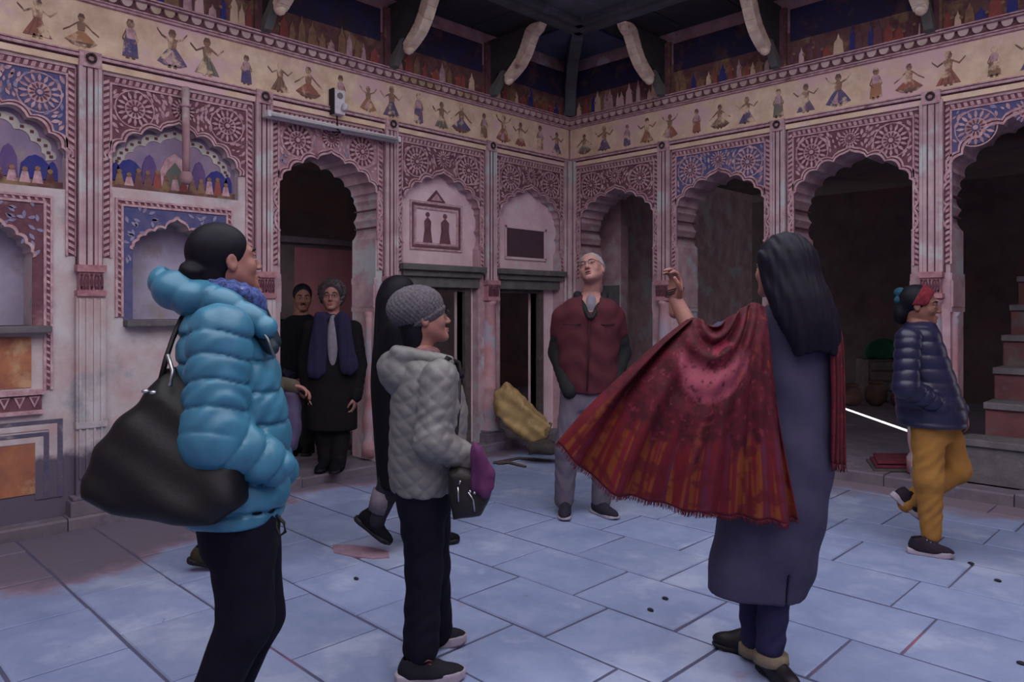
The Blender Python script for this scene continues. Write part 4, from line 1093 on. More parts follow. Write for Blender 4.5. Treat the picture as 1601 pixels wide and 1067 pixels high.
def quilt_d(q, s=.062): 
    a = np.abs(np.sin(np.pi*(q[:, 0]*.9+q[:, 2])/s)); b_ = np.abs(np.sin(np.pi*(q[:, 0]*.9-q[:, 2]+.6*q[:, 1])/s)); return np.minimum(np.sqrt(a), np.sqrt(b_))-.6
def jk(q):
    d = loft(q, T, R, 2.2, .05); s1 = limb(q, ra, (.070, .066, .050), .03, wr=.0035, per=.05); s2 = limb(q, la, (.070, .066, .046), .03, wr=.003, per=.05)
    return smin(smin(d, s1, .012), s2, .02)-.0055*quilt_d(q)
lo, hi = box_of([s_[1:3]+s_[:1] for s_ in T]+ra+la, .12); lo[0] -= .1; hi[0] += .06; lo[1] -= .04; hi[1] += .05
JK = sdf_obj('jacket', [(jk, lo, hi, .0058)], TAUPE, p.root)
hc = P(640, 585)
def hood(q):
    a = ell(q, P(634, 590, -.02), (.11, .125, .085), frame3((.8, .2, -.75)))
    a = smin(a, rcone(q, P(622, 552, -.09), P(700, 566, -.11), .030, .026), .03); a = smin(a, rcone(q, P(620, 552, .1), P(700, 566, .09), .03, .026), .03)
    return smax(a, -ell(q, P(652, 545, 0), (.075, .085, .05)), .02)-.005*quilt_d(q)
sdf_obj('hood', [(hood, hc-.27, hc+.29, .0058)], TAUPE, p.root)
mb = MB(); mb.tube([P(722, 590, -.12), P(716, 568, -.08), P(700, 560, -.13), P(676, 595, -.155), P(660, 640, -.15)], [.010, .012, .011, .009, .004], 8); mb.build('hood_trim', M('black_trim', (26, 24, 30)), p.root, smooth=True)
sdf_obj('collar', [(lambda q: ell(q, P(656, 548), (.066, .080, .028), frame3((.95, .2, -.1))), P(656, 548)-.13, P(656, 548)+.13, .005)], M('dusty_pink_knit', (150, 108, 112), (130, 92, 98), 60), p.root)
mb = MB(); mb.prism([(0, 0), (.055, 0), (.055, .03), (0, .03)], lambda x, z, q: tuple(P(664, 758, -.20)+A(x, q+.3*x*0, z)), 0, .012); 
hs = [(.62, *P(664, 770)[:2], .135, .105), (.75, *P(662, 740)[:2], .15, .115)]
trousers('trousers', p, DENIM, [rl, ll], hs, R, (.098, .066, .068))
for a, z in ((P(628, 1060, -.12), 0), (P(640, 1008, .18), 0)): shoe(p.root, (a[0]+.035, a[1], 0), (.985, .14, 0), upper=M('black_trainer_mesh', (34, 30, 42), (26, 24, 34), 60), sole=SOLE, length=.265, lace=M('black_lace', (30, 28, 34)), sole_h=.042)
mb = MB(); q0 = P(664, 1036, -.165)
mb.tube([q0+A(.0, 0, .0), q0+A(.012, -.004, .008), q0+A(.028, -.004, .007), q0+A(.010, -.006, -.004), q0+A(.024, -.004, -.006)], .0022, 6); mb.build('stitched_mark', M('rust_stitching', (150, 84, 80)), p.root, smooth=True)

# ---- her handbag and purple cloth
b = Person('dark olive handbag with metal zips at the hip of the woman in the grey hat', 735, 2.66, 1.38-(812-CY)/FPX*2.66, 'handbag', 'bag')
f_, lo, hi = inflate(b, [(700, 735), (703, 770), (708, 812), (730, 808), (752, 803), (766, 782), (770, 758), (745, 735), (720, 728)], .06, .045, .0, .05, .005)
sdf_obj('bag_body', [(f_, lo, hi, .006)], M('olive_black_leather', (38, 36, 32), (30, 28, 28), 18, rough=.45, bump=.2, bs=80), b.root, smooth=2)
mb = MB()
for pts in ([(716, 762), (717, 785)], [(732, 770), (740, 782), (742, 800)], [(720, 752), (718, 758)]):
    mb = MB(); mb.tube([b.P(x, y, -.068) for x, y in pts], .0035, 6); mb.build('zip_pull', SILV, b.root, smooth=True)
for x, y in ((744, 762), (742, 771), (735, 769)):
    mb = MB(); mb.lathe([(.002, -.006), (.006, -.002), (.006, .002), (.002, .006)], b.P(x, y, -.066), 8); mb.build('metal_stud', SILV, b.root, smooth=True)
mb = MB(); mb.tube([b.P(706, 745, .0), b.P(712, 690, .05), b.P(716, 640, .08), b.P(718, 590, .12)], .009, 8); mb.build('strap', LEATHER, b.root, smooth=True)
c_ = Person('folded purple cloth hanging over the dark olive handbag', 752, 2.62, 1.38-(790-CY)/FPX*2.62, 'purple_cloth', 'cloth')
f_, lo, hi = inflate(c_, [(739, 684), (736, 720), (737, 745), (739, 766), (752, 774), (764, 778), (773, 762), (773, 742), (762, 716), (752, 700)], .035, .03, .0, .05, .006)
sdf_obj('cloth', [(lambda q, f=f_: f(q)-.003*np.sin(q[:, 0]*140+8*q[:, 2]), lo, hi, .005)], M('plum_purple_cloth', (104, 46, 96), (84, 36, 82), 16, rough=.8), c_.root, smooth=1)

# ---- walker in black behind the grey hat
p = Person('person in a long black coat walking behind the woman in the grey hat', 625, 4.25)
F = nf(1, .1); R = frame3((*F, 0)); P = p.P
hd = P(628, 466); HF = (.95, .3, 0); HU = (0, 0, 1); k = 1.0
T = [st(p, F, 492, 608, 650, .10), st(p, F, 505, 596, 655, .17), st(p, F, 540, 584, 660, .19), st(p, F, 600, 580, 664, .19), st(p, F, 680, 586, 664, .19), st(p, F, 756, 592, 668, .19)]
ra = [P(622, 520, -.16), P(628, 600, -.18), P(655, 650, -.16)]; la = [P(622, 520, .16), P(612, 600, .2), P(625, 660, .18)]
rl = [P(622, 690, -.08), P(606, 768, -.08), P(588, 815, -.08)]; ll = [P(632, 690, .08), P(660, 770, .1), P(672, 838, .1)]
body(p.root, SK, (hd, HF, HU, k), P(624, 496), (shrink(T, .8), R), [(ra, (.05, .04, .03)), (la, (.05, .04, .03))], [(rl, (.08, .055, .042)), (ll, (.08, .055, .042))],
     [hand_parts(P(655, 652, -.16), (.3, 0, -.9), (0, 1, 0), .95, .5)], h=.014, hh=.006)
eyes(p.root, hd, HF, HU, k); lips(p.root, hd, HF, HU, k, LIPM)
def long_(q, d): return smin(d, rcone(q, (0, -.065, -.03), (0, -.09, -.33), .085, .075)-.002*np.sin(q[:, 0]*160), .04)
f_, lo, hi = hair_cap(hd, HF, HU, k, .006, extra=long_); lo[2] -= .3
sdf_obj('hair', [(f_, lo, hi, .008)], HAIRB, p.root)
BLK = M('black_wool_coat', (13, 13, 20), (18, 18, 26), 20, rough=.9, spec=.15)
lo, hi = box_of([s_[1:3]+s_[:1] for s_ in T]+ra+la, .2)
sdf_obj('coat', [(lambda q: smin(smin(loft(q, T, R, 2.2, .05)-.004*np.sin(q[:, 0]*30+q[:, 1]*20), limb(q, ra, (.075, .068, .055), wr=.003), .02), limb(q, la, (.075, .068, .055)), .02), lo, hi, .010)], BLK, p.root)
trousers('trousers', p, M('dark_trouser', (40, 38, 50), (32, 30, 40), 20), [rl, ll], None, R, (.09, .062, .05), h=.009)
sk = MB(); sk.tube([P(601, 768, -.085), P(596, 785, -.085), P(591, 800, -.083)], [.066, .064, .058], 12); sk.build('trouser_cuff', M('pale_cuff', (128, 118, 130), (104, 96, 108), 20), p.root, smooth=True)
shoe(p.root, P(565, 822, -.08), (.70, .02, -.55), (.6, 0, .75), upper=BLK, sole=BLACK, high=.11, length=.26)
a = P(672, 858, .1); shoe(p.root, (a[0]-.02, a[1], 0), (1, .1, 0), upper=BLK, sole=BLACK, high=.11, length=.26)

# ---- person with the navy scarf in the doorway
p = Person('person with curly grey hair, glasses and navy scarf standing in the left doorway', 520, 6.05, .078)
F = nf(.06, -1); R = frame3((*F, 0)); P = p.P
hd = P(519, 464); HF, HU = (.12, -.98, .08), (0, 0, 1); k = 1.0
SK2 = SKIN('rosy', (178, 124, 116))
T = [st(p, F, 492, 503, 535, .07, 0, False), st(p, F, 503, 488, 549, .10, 0, False), st(p, F, 530, 482, 556, .125, 0, False), st(p, F, 580, 482, 556, .13, 0, False), st(p, F, 640, 480, 558, .14, 0, False), st(p, F, 672, 480, 558, .14, 0, False)]
ra = [P(486, 515), P(477, 570, .03), P(484, 620, -.05)]; la = [P(552, 515), P(561, 570, .03), P(556, 620, -.05)]
rl = [P(506, 630), P(507, 685), P(510, 724)]; ll = [P(533, 630), P(532, 685), P(528, 728, -.05)]
body(p.root, SK2, (hd, HF, HU, k), P(519, 494), (shrink(T, .8), R), [(ra, (.048, .04, .03)), (la, (.048, .04, .03))], [(rl, (.08, .056, .04)), (ll, (.08, .056, .04))],
     [hand_parts(P(484, 620, -.05), (.1, -.1, -1), (1, 0, 0), 1, .5), hand_parts(P(556, 620, -.05), (-.1, -.1, -1), (-1, 0, 0), 1, .5, -1)], h=.014, hh=.005)
eyes(p.root, hd, HF, HU, k); lips(p.root, hd, HF, HU, k, LIPM); GH = M('grey_brown_curls', (84, 74, 78), (50, 44, 50), 55, (150, 138, 140), 14, .6, rough=.6); brows(p.root, hd, HF, HU, k, GH); glasses(p.root, hd, HF, HU, k)
sdf_obj('hair', [(*hair_cap(hd, HF, HU, k, .028, (.92, -.39), .036, rough=.015), .006)], GH, p.root)
lo, hi = box_of([s_[1:3]+s_[:1] for s_ in T]+ra+la, .12); lo[0] -= .12; hi[0] += .12
COAT2 = M('charcoal_long_coat', (24, 22, 25), (31, 29, 32), 14, rough=.9, spec=.15)
sdf_obj('coat', [(lambda q: smin(smin(loft(q, T, R, 2.3, .05), limb(q, ra, (.075, .066, .055), wr=.003), .02), limb(q, la, (.075, .066, .055), wr=.003), .02), lo, hi, .010)], COAT2, p.root)
yf = -.135
SCARF = M('navy_wool_scarf', (44, 40, 74), (36, 32, 62), 22, rough=.9)
def scarf(q):
    q = q.copy(); q[:, 1] = yf+(q[:, 1]-yf)*2.2
    a = np.minimum(rcone(q, P(503, 499, yf+.05), P(494, 578, yf), .062, .078), rcone(q, P(536, 499, yf+.05), P(545, 572, yf), .062, .078))
    q2 = q.copy(); q2[:, 1] = (q[:, 1]+.0)*1.0
    n_ = ell(q, P(519, 496, yf+.28), (.10, .22, .042)); a = smin(a, n_, .03)
    return smax(a, -rcone(q, P(521, 503, yf-.02), P(521, 590, yf-.02), .034, .036), .01)-.004*np.sin(q[:, 0]*95+4*q[:, 2])
sdf_obj('scarf', [(scarf, P(519, 535, -.05)-A(.26, .2, .38), P(519, 535, -.05)+A(.26, .2, .34), .007)], SCARF, p.root)
sdf_obj('shirt', [(lambda q: ell(q, P(521, 540, -.085), (.055, .055, .25)), P(521, 540, -.085)-.3, P(521, 540, -.085)+.3, .010)], M('pale_grey_shirt', (150, 144, 156), (134, 128, 142), 30), p.root)
trousers('trousers', p, COAT2, [rl, ll], None, R, (.09, .072, .062), h=.009)
shoe(p.root, (*P(511, 735)[:2], 0), (-.15, -1, 0), upper=BLK, sole=BLACK); shoe(p.root, (*P(526, 737, -.05)[:2], 0), (.1, -1, 0), upper=BLK, sole=BLACK)

# ---- man in black behind, in the shade of the passage
p = Person('dark haired man with moustache in black jacket in the shade inside the doorway', 462, 6.6, .10)
F = nf(.3, -.95); R = frame3((*F, 0)); P = p.P
hd = P(473, 466); HF, HU = (.35, -.93, -.05), (0, 0, 1); k = 1.0
SK3 = SKIN('brown', (138, 92, 78))
T = [st(p, F, 490, 460, 486, .07, 0, False), st(p, F, 500, 442, 494, .10, 0, False), st(p, F, 525, 436, 500, .125, 0, False), st(p, F, 580, 438, 498, .13, 0, False), st(p, F, 620, 440, 496, .13, 0, False)]
ra = [P(440, 512), P(440, 560, -.02), P(461, 593, -.12)]; la = [P(494, 512), P(500, 560), P(495, 605, -.05)]
rl = [P(458, 615), P(458, 665), P(459, 712)]; ll = [P(480, 615), P(480, 665), P(481, 712)]
body(p.root, SK3, (hd, HF, HU, k), P(470, 492), (shrink(T, .8), R), [(ra, (.048, .04, .03)), (la, (.048, .04, .03))], [(rl, (.08, .056, .04)), (ll, (.08, .056, .04))],
     [hand_parts(P(460, 592, -.12), (.8, -.3, -.25), (.2, .3, -1), 1, .5), hand_parts(P(495, 605, -.05), (0, -.1, -1), (-1, 0, 0), 1, .5, -1)], h=.014, hh=.006)
eyes(p.root, hd, HF, HU, k); lips(p.root, hd, HF, HU, k, LIPM); brows(p.root, hd, HF, HU, k, HAIRB)
sdf_obj('hair', [(*hair_cap(hd, HF, HU, k, .004), .007)], HAIRB, p.root)
Rh = frame3(HF, HU); mo = A(*hd)+Rh@A(0, .101, -.054)
mb = MB(); mb.tube([A(*hd)+Rh@A(-.026, .092, -.060), mo, A(*hd)+Rh@A(.026, .092, -.060)], [.003, .0065, .003], 8); mb.build('moustache', HAIRB, p.root, smooth=True)
lo, hi = box_of([s_[1:3]+s_[:1] for s_ in T]+ra+la, .12); lo[0] -= .12; hi[0] += .12
sdf_obj('jacket', [(lambda q: smin(smin(loft(q, T, R, 2.3, .05), limb(q, ra, (.075, .064, .05), wr=.003), .02), limb(q, la, (.075, .066, .055)), .02), lo, hi, .011)], BLK, p.root)
mb = MB(); mb.tube([P(441, 562, -.03), P(452, 580, -.08), P(459, 590, -.115)], [.07, .064, .054], 12); mb.build('sleeve_cuff', SCARF, p.root, smooth=True)
trousers('trousers', p, COAT2, [rl, ll], None, R, (.09, .07, .06), h=.010)
for a in (P(459, 720), P(481, 720)): shoe(p.root, (*a[:2], 0), (.2, -1, 0), upper=BLK, sole=BLACK)

# ---- person mostly hidden behind the blue jacket
p = Person('person in a brown jacket almost hidden behind the woman in the blue jacket', 365, 3.98)
F = nf(.93, .35); R = frame3((*F, 0)); P = p.P
hd = P(376, 446); HF, HU = (.9, .4, 0), (0, 0, 1); k = .95
T = [st(p, F, 478, 362, 398, .09), st(p, F, 490, 350, 414, .17), st(p, F, 515, 338, 425, .19), st(p, F, 560, 336, 428, .19), st(p, F, 640, 338, 428, .19), st(p, F, 700, 340, 425, .19)]
ra = [P(372, 520, -.19), P(376, 600, -.2), P(430, 605, -.12)]; la = [P(385, 520, .18), P(410, 600, .18), P(458, 606, .10)]
rl = [P(368, 690, -.09), P(352, 780, -.08), P(330, 850, -.08)]; ll = [P(378, 690, .09), P(392, 780, .1), P(390, 850, .1)]
body(p.root, SK, (hd, HF, HU, k), P(378, 482), (shrink(T, .8), R), [(ra, (.05, .04, .03)), (la, (.05, .04, .03))], [(rl, (.08, .055, .042)), (ll, (.08, .055, .042))],
     [hand_parts(P(452, 603, .10), (.9, 0, -.2), (0, -.3, -1), .95, .6)], h=.014, hh=.007)
eyes(p.root, hd, HF, HU, k); lips(p.root, hd, HF, HU, k, LIPM)
sdf_obj('hair', [(*hair_cap(hd, HF, HU, k), .007)], HAIRB, p.root)
lo, hi = box_of([s_[1:3]+s_[:1] for s_ in T]+ra+la, .12); lo[0] -= .12; hi[0] += .12; lo[1] -= .1; hi[1] += .1
BRJ = M('brown_olive_jacket', (92, 82, 70), (78, 70, 62), 16, rough=.9)
sdf_obj('jacket', [(lambda q: smin(smin(loft(q, T, R, 2.3, .05), limb(q, ra, (.075, .064, .05), wr=.003), .02), limb(q, la, (.07, .058, .045), wr=.003), .02), lo, hi, .011)], BRJ, p.root)
trousers('trousers', p, M('brown_trouser', (52, 46, 42), (44, 38, 38), 14), [rl, ll], None, R, (.09, .064, .052), h=.010)
a = P(310, 868, -.08); shoe(p.root, (a[0], a[1], .035), (.9, .2, -.22), (.2, 0, 1), upper=M('olive_suede', (62, 58, 38), (50, 46, 32), 30), sole=BLACK); a = P(378, 880, .1); shoe(p.root, (a[0], a[1], 0), (.93, .3, 0), upper=M('olive_suede', (62, 58, 38)), sole=BLACK)
b = Person('greyish purple cloth bag beyond the blue jacket sleeve', 458, 4.08, 1.38-(705-CY)/FPX*4.08, 'cloth_bag', 'bag')
f_, lo, hi = inflate(b, [(446, 612), (440, 660), (442, 705), (462, 704), (470, 680), (470, 640), (464, 610)], .05, .04, 0, 0, .006)
sdf_obj('bag_body', [(f_, lo, hi, .008)], M('mauve_bag_cloth', (96, 84, 118), (84, 70, 100), 14), b.root)
mb = MB(); mb.tube([b.P(450, 612), b.P(456, 600), b.P(463, 611)], .006, 6); mb.build('handle', SCARF, b.root, smooth=True)

# ---- man in the maroon jacket looking up
p = Person('grey haired man in a maroon jacket and pale trousers, mouth open, looking up', 918, 5.0)
F = nf(-.12, -1); R = frame3((*F, 0)); P = p.P
hd = P(925, 422); HF, HU = (-.40, -.80, .40), (-.1, .42, 1); k = 1.02
SK4 = SKIN('ruddy', (190, 138, 130))
T = [st(p, F, 462, 894, 950, .085, 0, False), st(p, F, 470, 882, 960, .105, 0, False), st(p, F, 486, 869, 972, .128, 0, False), st(p, F, 530, 871, 968, .14, 0, False), st(p, F, 575, 872, 966, .145, 0, False), st(p, F, 614, 878, 966, .14, 0, False)]
ra = [P(880, 496), P(872, 552, .05), P(890, 612, -.09)]; la = [P(960, 496), P(972, 552, .05), P(956, 612, -.09)]
rl = [P(900, 610), P(886, 702, -.03), P(882, 782)]; ll = [P(940, 610), P(944, 702, -.03), P(940, 782)]
body(p.root, SK4, (hd, HF, HU, k), P(922, 470, .03), (shrink(T, .8), R), [(ra, (.05, .042, .032)), (la, (.05, .042, .032))], [(rl, (.085, .058, .042)), (ll, (.085, .058, .042))],
     [hand_parts(P(890, 606, -.05), (.25, .3, -1), (1, 0, 0), .8, .4), hand_parts(P(958, 606, -.05), (-.25, .3, -1), (-1, 0, 0), .8, .4, -1)], h=.013, hh=.0045)
eyes(p.root, hd, HF, HU, k, (60, 60, 70)); lips(p.root, hd, HF, HU, k, LIPM, .004); WH = M('silver_grey_hair', (170, 164, 168), (140, 134, 140), 70, rough=.6); brows(p.root, hd, HF, HU, k, WH); glasses(p.root, hd, HF, HU, k)
Rh = frame3(HF, HU); mo = A(*hd)+Rh@(A(0, .0955, -.0695)*k)
sdf_obj('open_mouth', [(lambda q: ell((q-A(*hd))@Rh/k, (0, .0955, -.0695), (.0155, .006, .006))*k, mo-.03, mo+.03, .002)], M('mouth_dark', (40, 22, 24)), p.root)
sdf_obj('hair', [(*hair_cap(hd, HF, HU, k, .001, (.80, -.60), -.004, rough=.003), .005)], WH, p.root)
lo, hi = box_of([s_[1:3]+s_[:1] for s_ in T], .1); lo[0] -= .17; hi[0] += .17; lo[1] -= .1; hi[1] += .1
MAR = M('maroon_jacket_cloth', (92, 42, 52), (80, 36, 46), 16, rough=.85, spec=.2)
sdf_obj('jacket', [(lambda q: smin(smin(smax(loft(q, T, R, 2.5, .05), -ell(q, P(924, 470, -.09), (.055, .085, .075)), .02)-.0035*np.sin(q[:, 2]*40+3*np.sin(q[:, 0]*14)), rcone(q, ra[0], ra[0]*.6+ra[1]*.4, .076, .074), .02), rcone(q, la[0], la[0]*.6+la[1]*.4, .076, .074), .02), lo, hi, .009)], MAR, p.root)
DKS = M('black_green_sleeve', (36, 36, 38), (30, 30, 33), 16, rough=.85)
for js in (ra, la):
    lo, hi = box_of(js, .12); sdf_obj('sleeve', [(lambda q, js=js: limb(q, js, (.072, .064, .052), wr=.0035, per=.07), lo, hi, .009)], DKS, p.root)
c0 = P(922, 478, -.02)
def collar(q):
    a = np.minimum(rcone(q, P(903, 462, -.01), P(921, 497, -.155), .030, .013), rcone(q, P(945, 462, -.01), P(926, 497, -.155), .030, .013)); a = smin(a, rcone(q, P(906, 464, .06), P(941, 464, .06), .032, .032), .02); return a
sdf_obj('collar', [(collar, c0-.22, c0+.22, .007)], M('black_ribbed_collar', (26, 26, 30), (34, 33, 37), 50), p.root)
sdf_obj('undershirt', [(lambda q: ell(q, P(924, 478, -.07), (.040, .035, .075)), P(923, 482, -.075)-.12, P(923, 482, -.075)+.12, .008)], M('pale_grey_shirt', (150, 144, 156)), p.root)
mb = MB(); mb.tube([P(922, 497, -.145), P(920, 550, -.158), P(918, 612, -.155)], .005, 6)
for x0, x1, y in ((880, 908, 507), (934, 962, 507)): mb.tube([P(x0, y, -.125), P((x0+x1)/2, y+1, -.146), P(x1, y, -.13)], .0045, 6)
mb.build('placket_seam', M('dark_maroon_seam', (58, 26, 36)), p.root, smooth=True)
PALET = M('pale_mauve_trouser', (120, 112, 126), (104, 96, 112), 10, **FAB)
hs = [(float(P(920, 640)[2]), *P(920, 640)[:2], .17, .115), (float(P(920, 590)[2]), *P(920, 590)[:2], .175, .12)]
trousers('trousers', p, PALET, [rl, ll], hs, R, (.098, .078, .066), h=.009)
SLIP = M('navy_canvas', (44, 40, 58), (36, 32, 48), 40)
shoe(p.root, (*P(884, 786, -.0)[:2], 0), (-.12, -1, 0), upper=SLIP, sole=SOLE, high=.075, sole_h=.026); shoe(p.root, (*P(934, 784, .0)[:2], 0), (.55, -.85, 0), upper=SLIP, sole=SOLE, high=.075, sole_h=.026)

# ---- girl in the navy puffer jacket walking to the right
p = Person('girl in a navy puffer jacket and mustard trousers walking past the right doorway', 1452, 4.22)
F = nf(.9, -.40); R = frame3((*F, 0)); P = p.P
hd = P(1438, 478); HF, HU = (.86, -.50, -.04), (0, 0, 1); k = .93
T = [st(p, F, 502, 1418, 1460, .085), st(p, F, 512, 1406, 1466, .15), st(p, F, 540, 1404, 1474, .165), st(p, F, 600, 1404, 1492, .17), st(p, F, 640, 1406, 1503, .175), st(p, F, 664, 1408, 1506, .185)]
ra = [P(1420, 530, -.14), P(1416, 605, -.17), P(1478, 640, -.14)]; la = [P(1450, 530, .14), P(1470, 600, .16), P(1500, 640, .02)]
rl = [P(1450, 660, -.055), P(1452, 750, -.06), P(1456, 836, -.05)]; ll = [P(1474, 660, .06), P(1494, 735, .06), P(1418, 788, .10)]
body(p.root, SK3, (hd, HF, HU, k), P(1436, 506), (shrink(T, .8), R), [(ra, (.042, .036, .027)), (la, (.042, .036, .027))], [(rl, (.075, .05, .036)), (ll, (.075, .05, .036))],
     [hand_parts(P(1472, 640, -.11), (.4, .6, -.6), (0, 1, 0), .75, .5), hand_parts(P(1500, 640, .02), (.3, -.3, -.9), (-1, 0, 0), .85, .5, -1)], h=.013, hh=.0045)
eyes(p.root, hd, HF, HU, k); lips(p.root, hd, HF, HU, k, LIPM); brows(p.root, hd, HF, HU, k, HAIRB)
def tail(q, d): return smin(d, ell(q, (0, -.10, -.05), (.06, .05, .07)), .03)
sdf_obj('hair', [(*hair_cap(hd, HF, HU, k, .004, extra=tail), .006)], HAIRB, p.root)
Rh = frame3(HF, HU)
def band(q):
    v = ((q-A(*hd))@Rh)/k; e = np.abs(ell(v, (0, -.022, .034), (.086, .105, .098)))-.007
    return smax(e, np.abs(.8*v[:, 1]-.35*v[:, 2]+.000)-.033, .006)*k
sdf_obj('headband', [(lambda q: smax(band(q), -(((q-A(*hd))@Rh)[:, 2]-.0), .004), A(*hd)-.15, A(*hd)+.17, .005)], M('red_print_headband', (140, 40, 52), (96, 26, 42), 45, (190, 110, 116), 30, .62), p.root)
tb = A(*hd)+Rh@(A(0, -.108, .055)*k)
sdf_obj('hair_bow', [(lambda q: np.minimum(ell(q, tb+A(.0, 0, .02), (.035, .035, .03)), ell(q, tb+A(-.01, -.01, -.025), (.03, .03, .028))), tb-.08, tb+.08, .006)], M('teal_ribbon', (30, 84, 100), (24, 64, 84), 40), p.root)
NAVY = M('navy_nylon', (34, 36, 72), (28, 28, 60), 14, rough=.36, spec=.5)
def jk(q):
    d = loft(q, T, R, 2.2, .05)-.008*(np.sqrt(np.abs(np.sin(np.pi*(q[:, 2]+.04*q[:, 0])/.075)))-.6)
    return smin(smin(d, limb(q, ra, (.068, .064, .05), quilt=.008, per=.058), .014), limb(q, la, (.066, .06, .048), quilt=.008, per=.058), .02)
lo, hi = box_of([s_[1:3]+s_[:1] for s_ in T]+ra+la, .12); lo[0] -= .08; hi[0] += .08; hi[1] += .06
sdf_obj('jacket', [(jk, lo, hi, .0075)], NAVY, p.root)
sdf_obj('collar', [(lambda q: ell(q, P(1436, 507), (.072, .08, .032)), P(1436, 507)-.12, P(1436, 507)+.12, .007)], NAVY, p.root)
MUST = M('mustard_cotton', (186, 134, 66), (166, 118, 62), 10, **FAB)
trousers('trousers', p, MUST, [rl, ll], [(float(P(1458, 690)[2]), *P(1458, 690)[:2], .12, .10), (float(P(1458, 640)[2]), *P(1458, 640)[:2], .13, .10)], R, (.088, .076, .052), wr=.003, h=.008)
SN = M('plum_black_trainer', (46, 34, 50), (36, 28, 42), 50)
a = P(1434, 850, -.05); shoe(p.root, (a[0], a[1], 0), (.86, -.48, 0), upper=SN, sole=SOLE, length=.24, sole_h=.036, lace=M('grey_lace', (150, 146, 150)))
shoe(p.root, P(1402, 785, .10), (.66, -.12, -.60), (.62, -.1, .72), upper=SN, sole=SOLE, length=.24, sole_h=.036)
# ---- woman in the grey kurta with the red shawl, seen from behind
p = Person('long haired woman in a slate tunic holding out a red shawl, back to the viewer', 1215, 2.80)
F = nf(-.22, .97); R = frame3((*F, 0)); P = p.P
hd = P(1222, 420, -.01); HF, HU = (-.45, .88, .12), (0, -.08, 1); k = 1.0
T = [st(p, F, 468, 1205, 1255, .07, 0, False), st(p, F, 482, 1190, 1278, .10, 0, False), st(p, F, 505, 1180, 1302, .125, 0, False), st(p, F, 560, 1184, 1304, .13, 0, False), st(p, F, 640, 1178, 1304, .13, 0, False),
     st(p, F, 720, 1160, 1302, .15, 0, False), st(p, F, 790, 1128, 1292, .165, 0, False), st(p, F, 870, 1110, 1279, .145, 0, False), st(p, F, 940, 1097, 1269, .115, 0, False)]
la = [P(1188, 505, -.02), P(1092, 540, -.06), P(1056, 468, .02)]; ra = [P(1284, 514, .0), P(1286, 610, .09), P(1282, 690, .0)]
ll = [P(1172, 800, .08), P(1178, 910, .10), P(1180, 1000, .12)]; rl = [P(1222, 800, -.05), P(1212, 910, -.03), P(1204, 1010, -.03)]
body(p.root, SK, (hd, HF, HU, k), P(1230, 476), (shrink(T[:6], .8), R), [(la, (.045, .038, .028)), (ra, (.045, .038, .028))], [(ll, (.08, .052, .040)), (rl, (.08, .052, .040))],
     [hand_parts(P(1056, 470, .02), (.02, -.05, 1), (-.75, -.4, .0), .93, .75, 1), hand_parts(P(1282, 690, .0), (0, 0, -1), (-1, 0, 0), .9, .4),
      (lambda q: rcone(q, P(1090, 538, -.06), P(1056, 468, .02), .036, .026), P(1070, 500)-.14, P(1070, 500)+.14, .006)], h=.012, hh=.005)
eyes(p.root, hd, HF, HU, k); lips(p.root, hd, HF, HU, k, LIPM)
Rh = frame3(HF, HU)
HS = [(float(P(0, y)[2]), float(P((l+r)/2, y)[0]), yy, (r-l)/2/FPX*2.72, ry) for y, l, r, yy, ry in ((550, 1224, 1276, -.150, .03), (530, 1208, 1284, -.150, .045), (500, 1192, 1288, -.135, .065), (465, 1183, 1282, -.105, .085), (430, 1180, 1272, -.06, .10), (400, 1180, 1266, -.03, .10))]
def hair(q):
    a = ell(q, A(*hd)+Rh@A(0, -.02, .04), (.092, .108, .098), Rh)
    b = loft(q, HS, None, 2.0, .04)
    d = smin(a, b, .05); d = d-.0018*np.sin(q[:, 0]*150+14*np.sin(q[:, 2]*4))-.0012*np.sin(q[:, 0]*310+q[:, 2]*9)-.012*np.sin(q[:, 0]*42+1)*np.clip((float(P(0, 500)[2])-q[:, 2])*6, 0, 1)
    v = (q-A(*hd))@Rh
    return smax(d, .9*v[:, 1]-.42*v[:, 2]-.03, .02)
sdf_obj('hair', [(hair, A(hd[0]-.22, -.30, float(P(0, 560)[2])), A(hd[0]+.28, .2, float(hd[2])+.18), .0055)], M('blue_black_hair', (20, 18, 30), (28, 26, 42), 60, rough=.55, spec=.12), p.root)
er = MB(); er.lathe([(.003, -.01), (.007, -.004), (.007, .004), (.003, .01)], A(*hd)+Rh@A(-.082, -.01, -.05), 8); er.build('earring', M('silver_metal', (196, 196, 200), rough=.25, metal=.9), p.root, smooth=True)
KUR = M('slate_tunic_cotton', (76, 72, 98), (66, 62, 88), 9, **FAB)
def tunic(q):
    d = loft(q, T, R, 2.1, .04)
    zz = np.clip((float(P(0, 760)[2])-q[:, 2])*2.2, 0, 1)
    d = d-.007*zz*np.sin(q[:, 0]*32+2*np.sin(q[:, 2]*3))-.003*np.sin(q[:, 2]*30+q[:, 0]*20)
    d = smin(d, limb(q, ra, (.062, .055, .042), wr=.003), .02); d = smin(d, limb(q, la[:2], (.062, .05), wr=.003), .02)
    x0 = float(P(1212, 900)[0]); slit = np.maximum(np.abs(q[:, 0]-x0)-.004, np.maximum(q[:, 2]-float(P(0, 880)[2]), q[:, 1]+.08)); d = smax(d, -slit, .003)
    slant = q[:, 2]-float(P(0, 928)[2])+.10*(q[:, 0]-float(P(1180, 900)[0]))
    return smax(d, -slant, .004)
lo, hi = box_of([s_[1:3]+s_[:1] for s_ in T]+la+ra, .16); lo[0] -= .16; hi[0] += .12
sdf_obj('tunic', [(tunic, lo, hi, .008)], KUR, p.root)
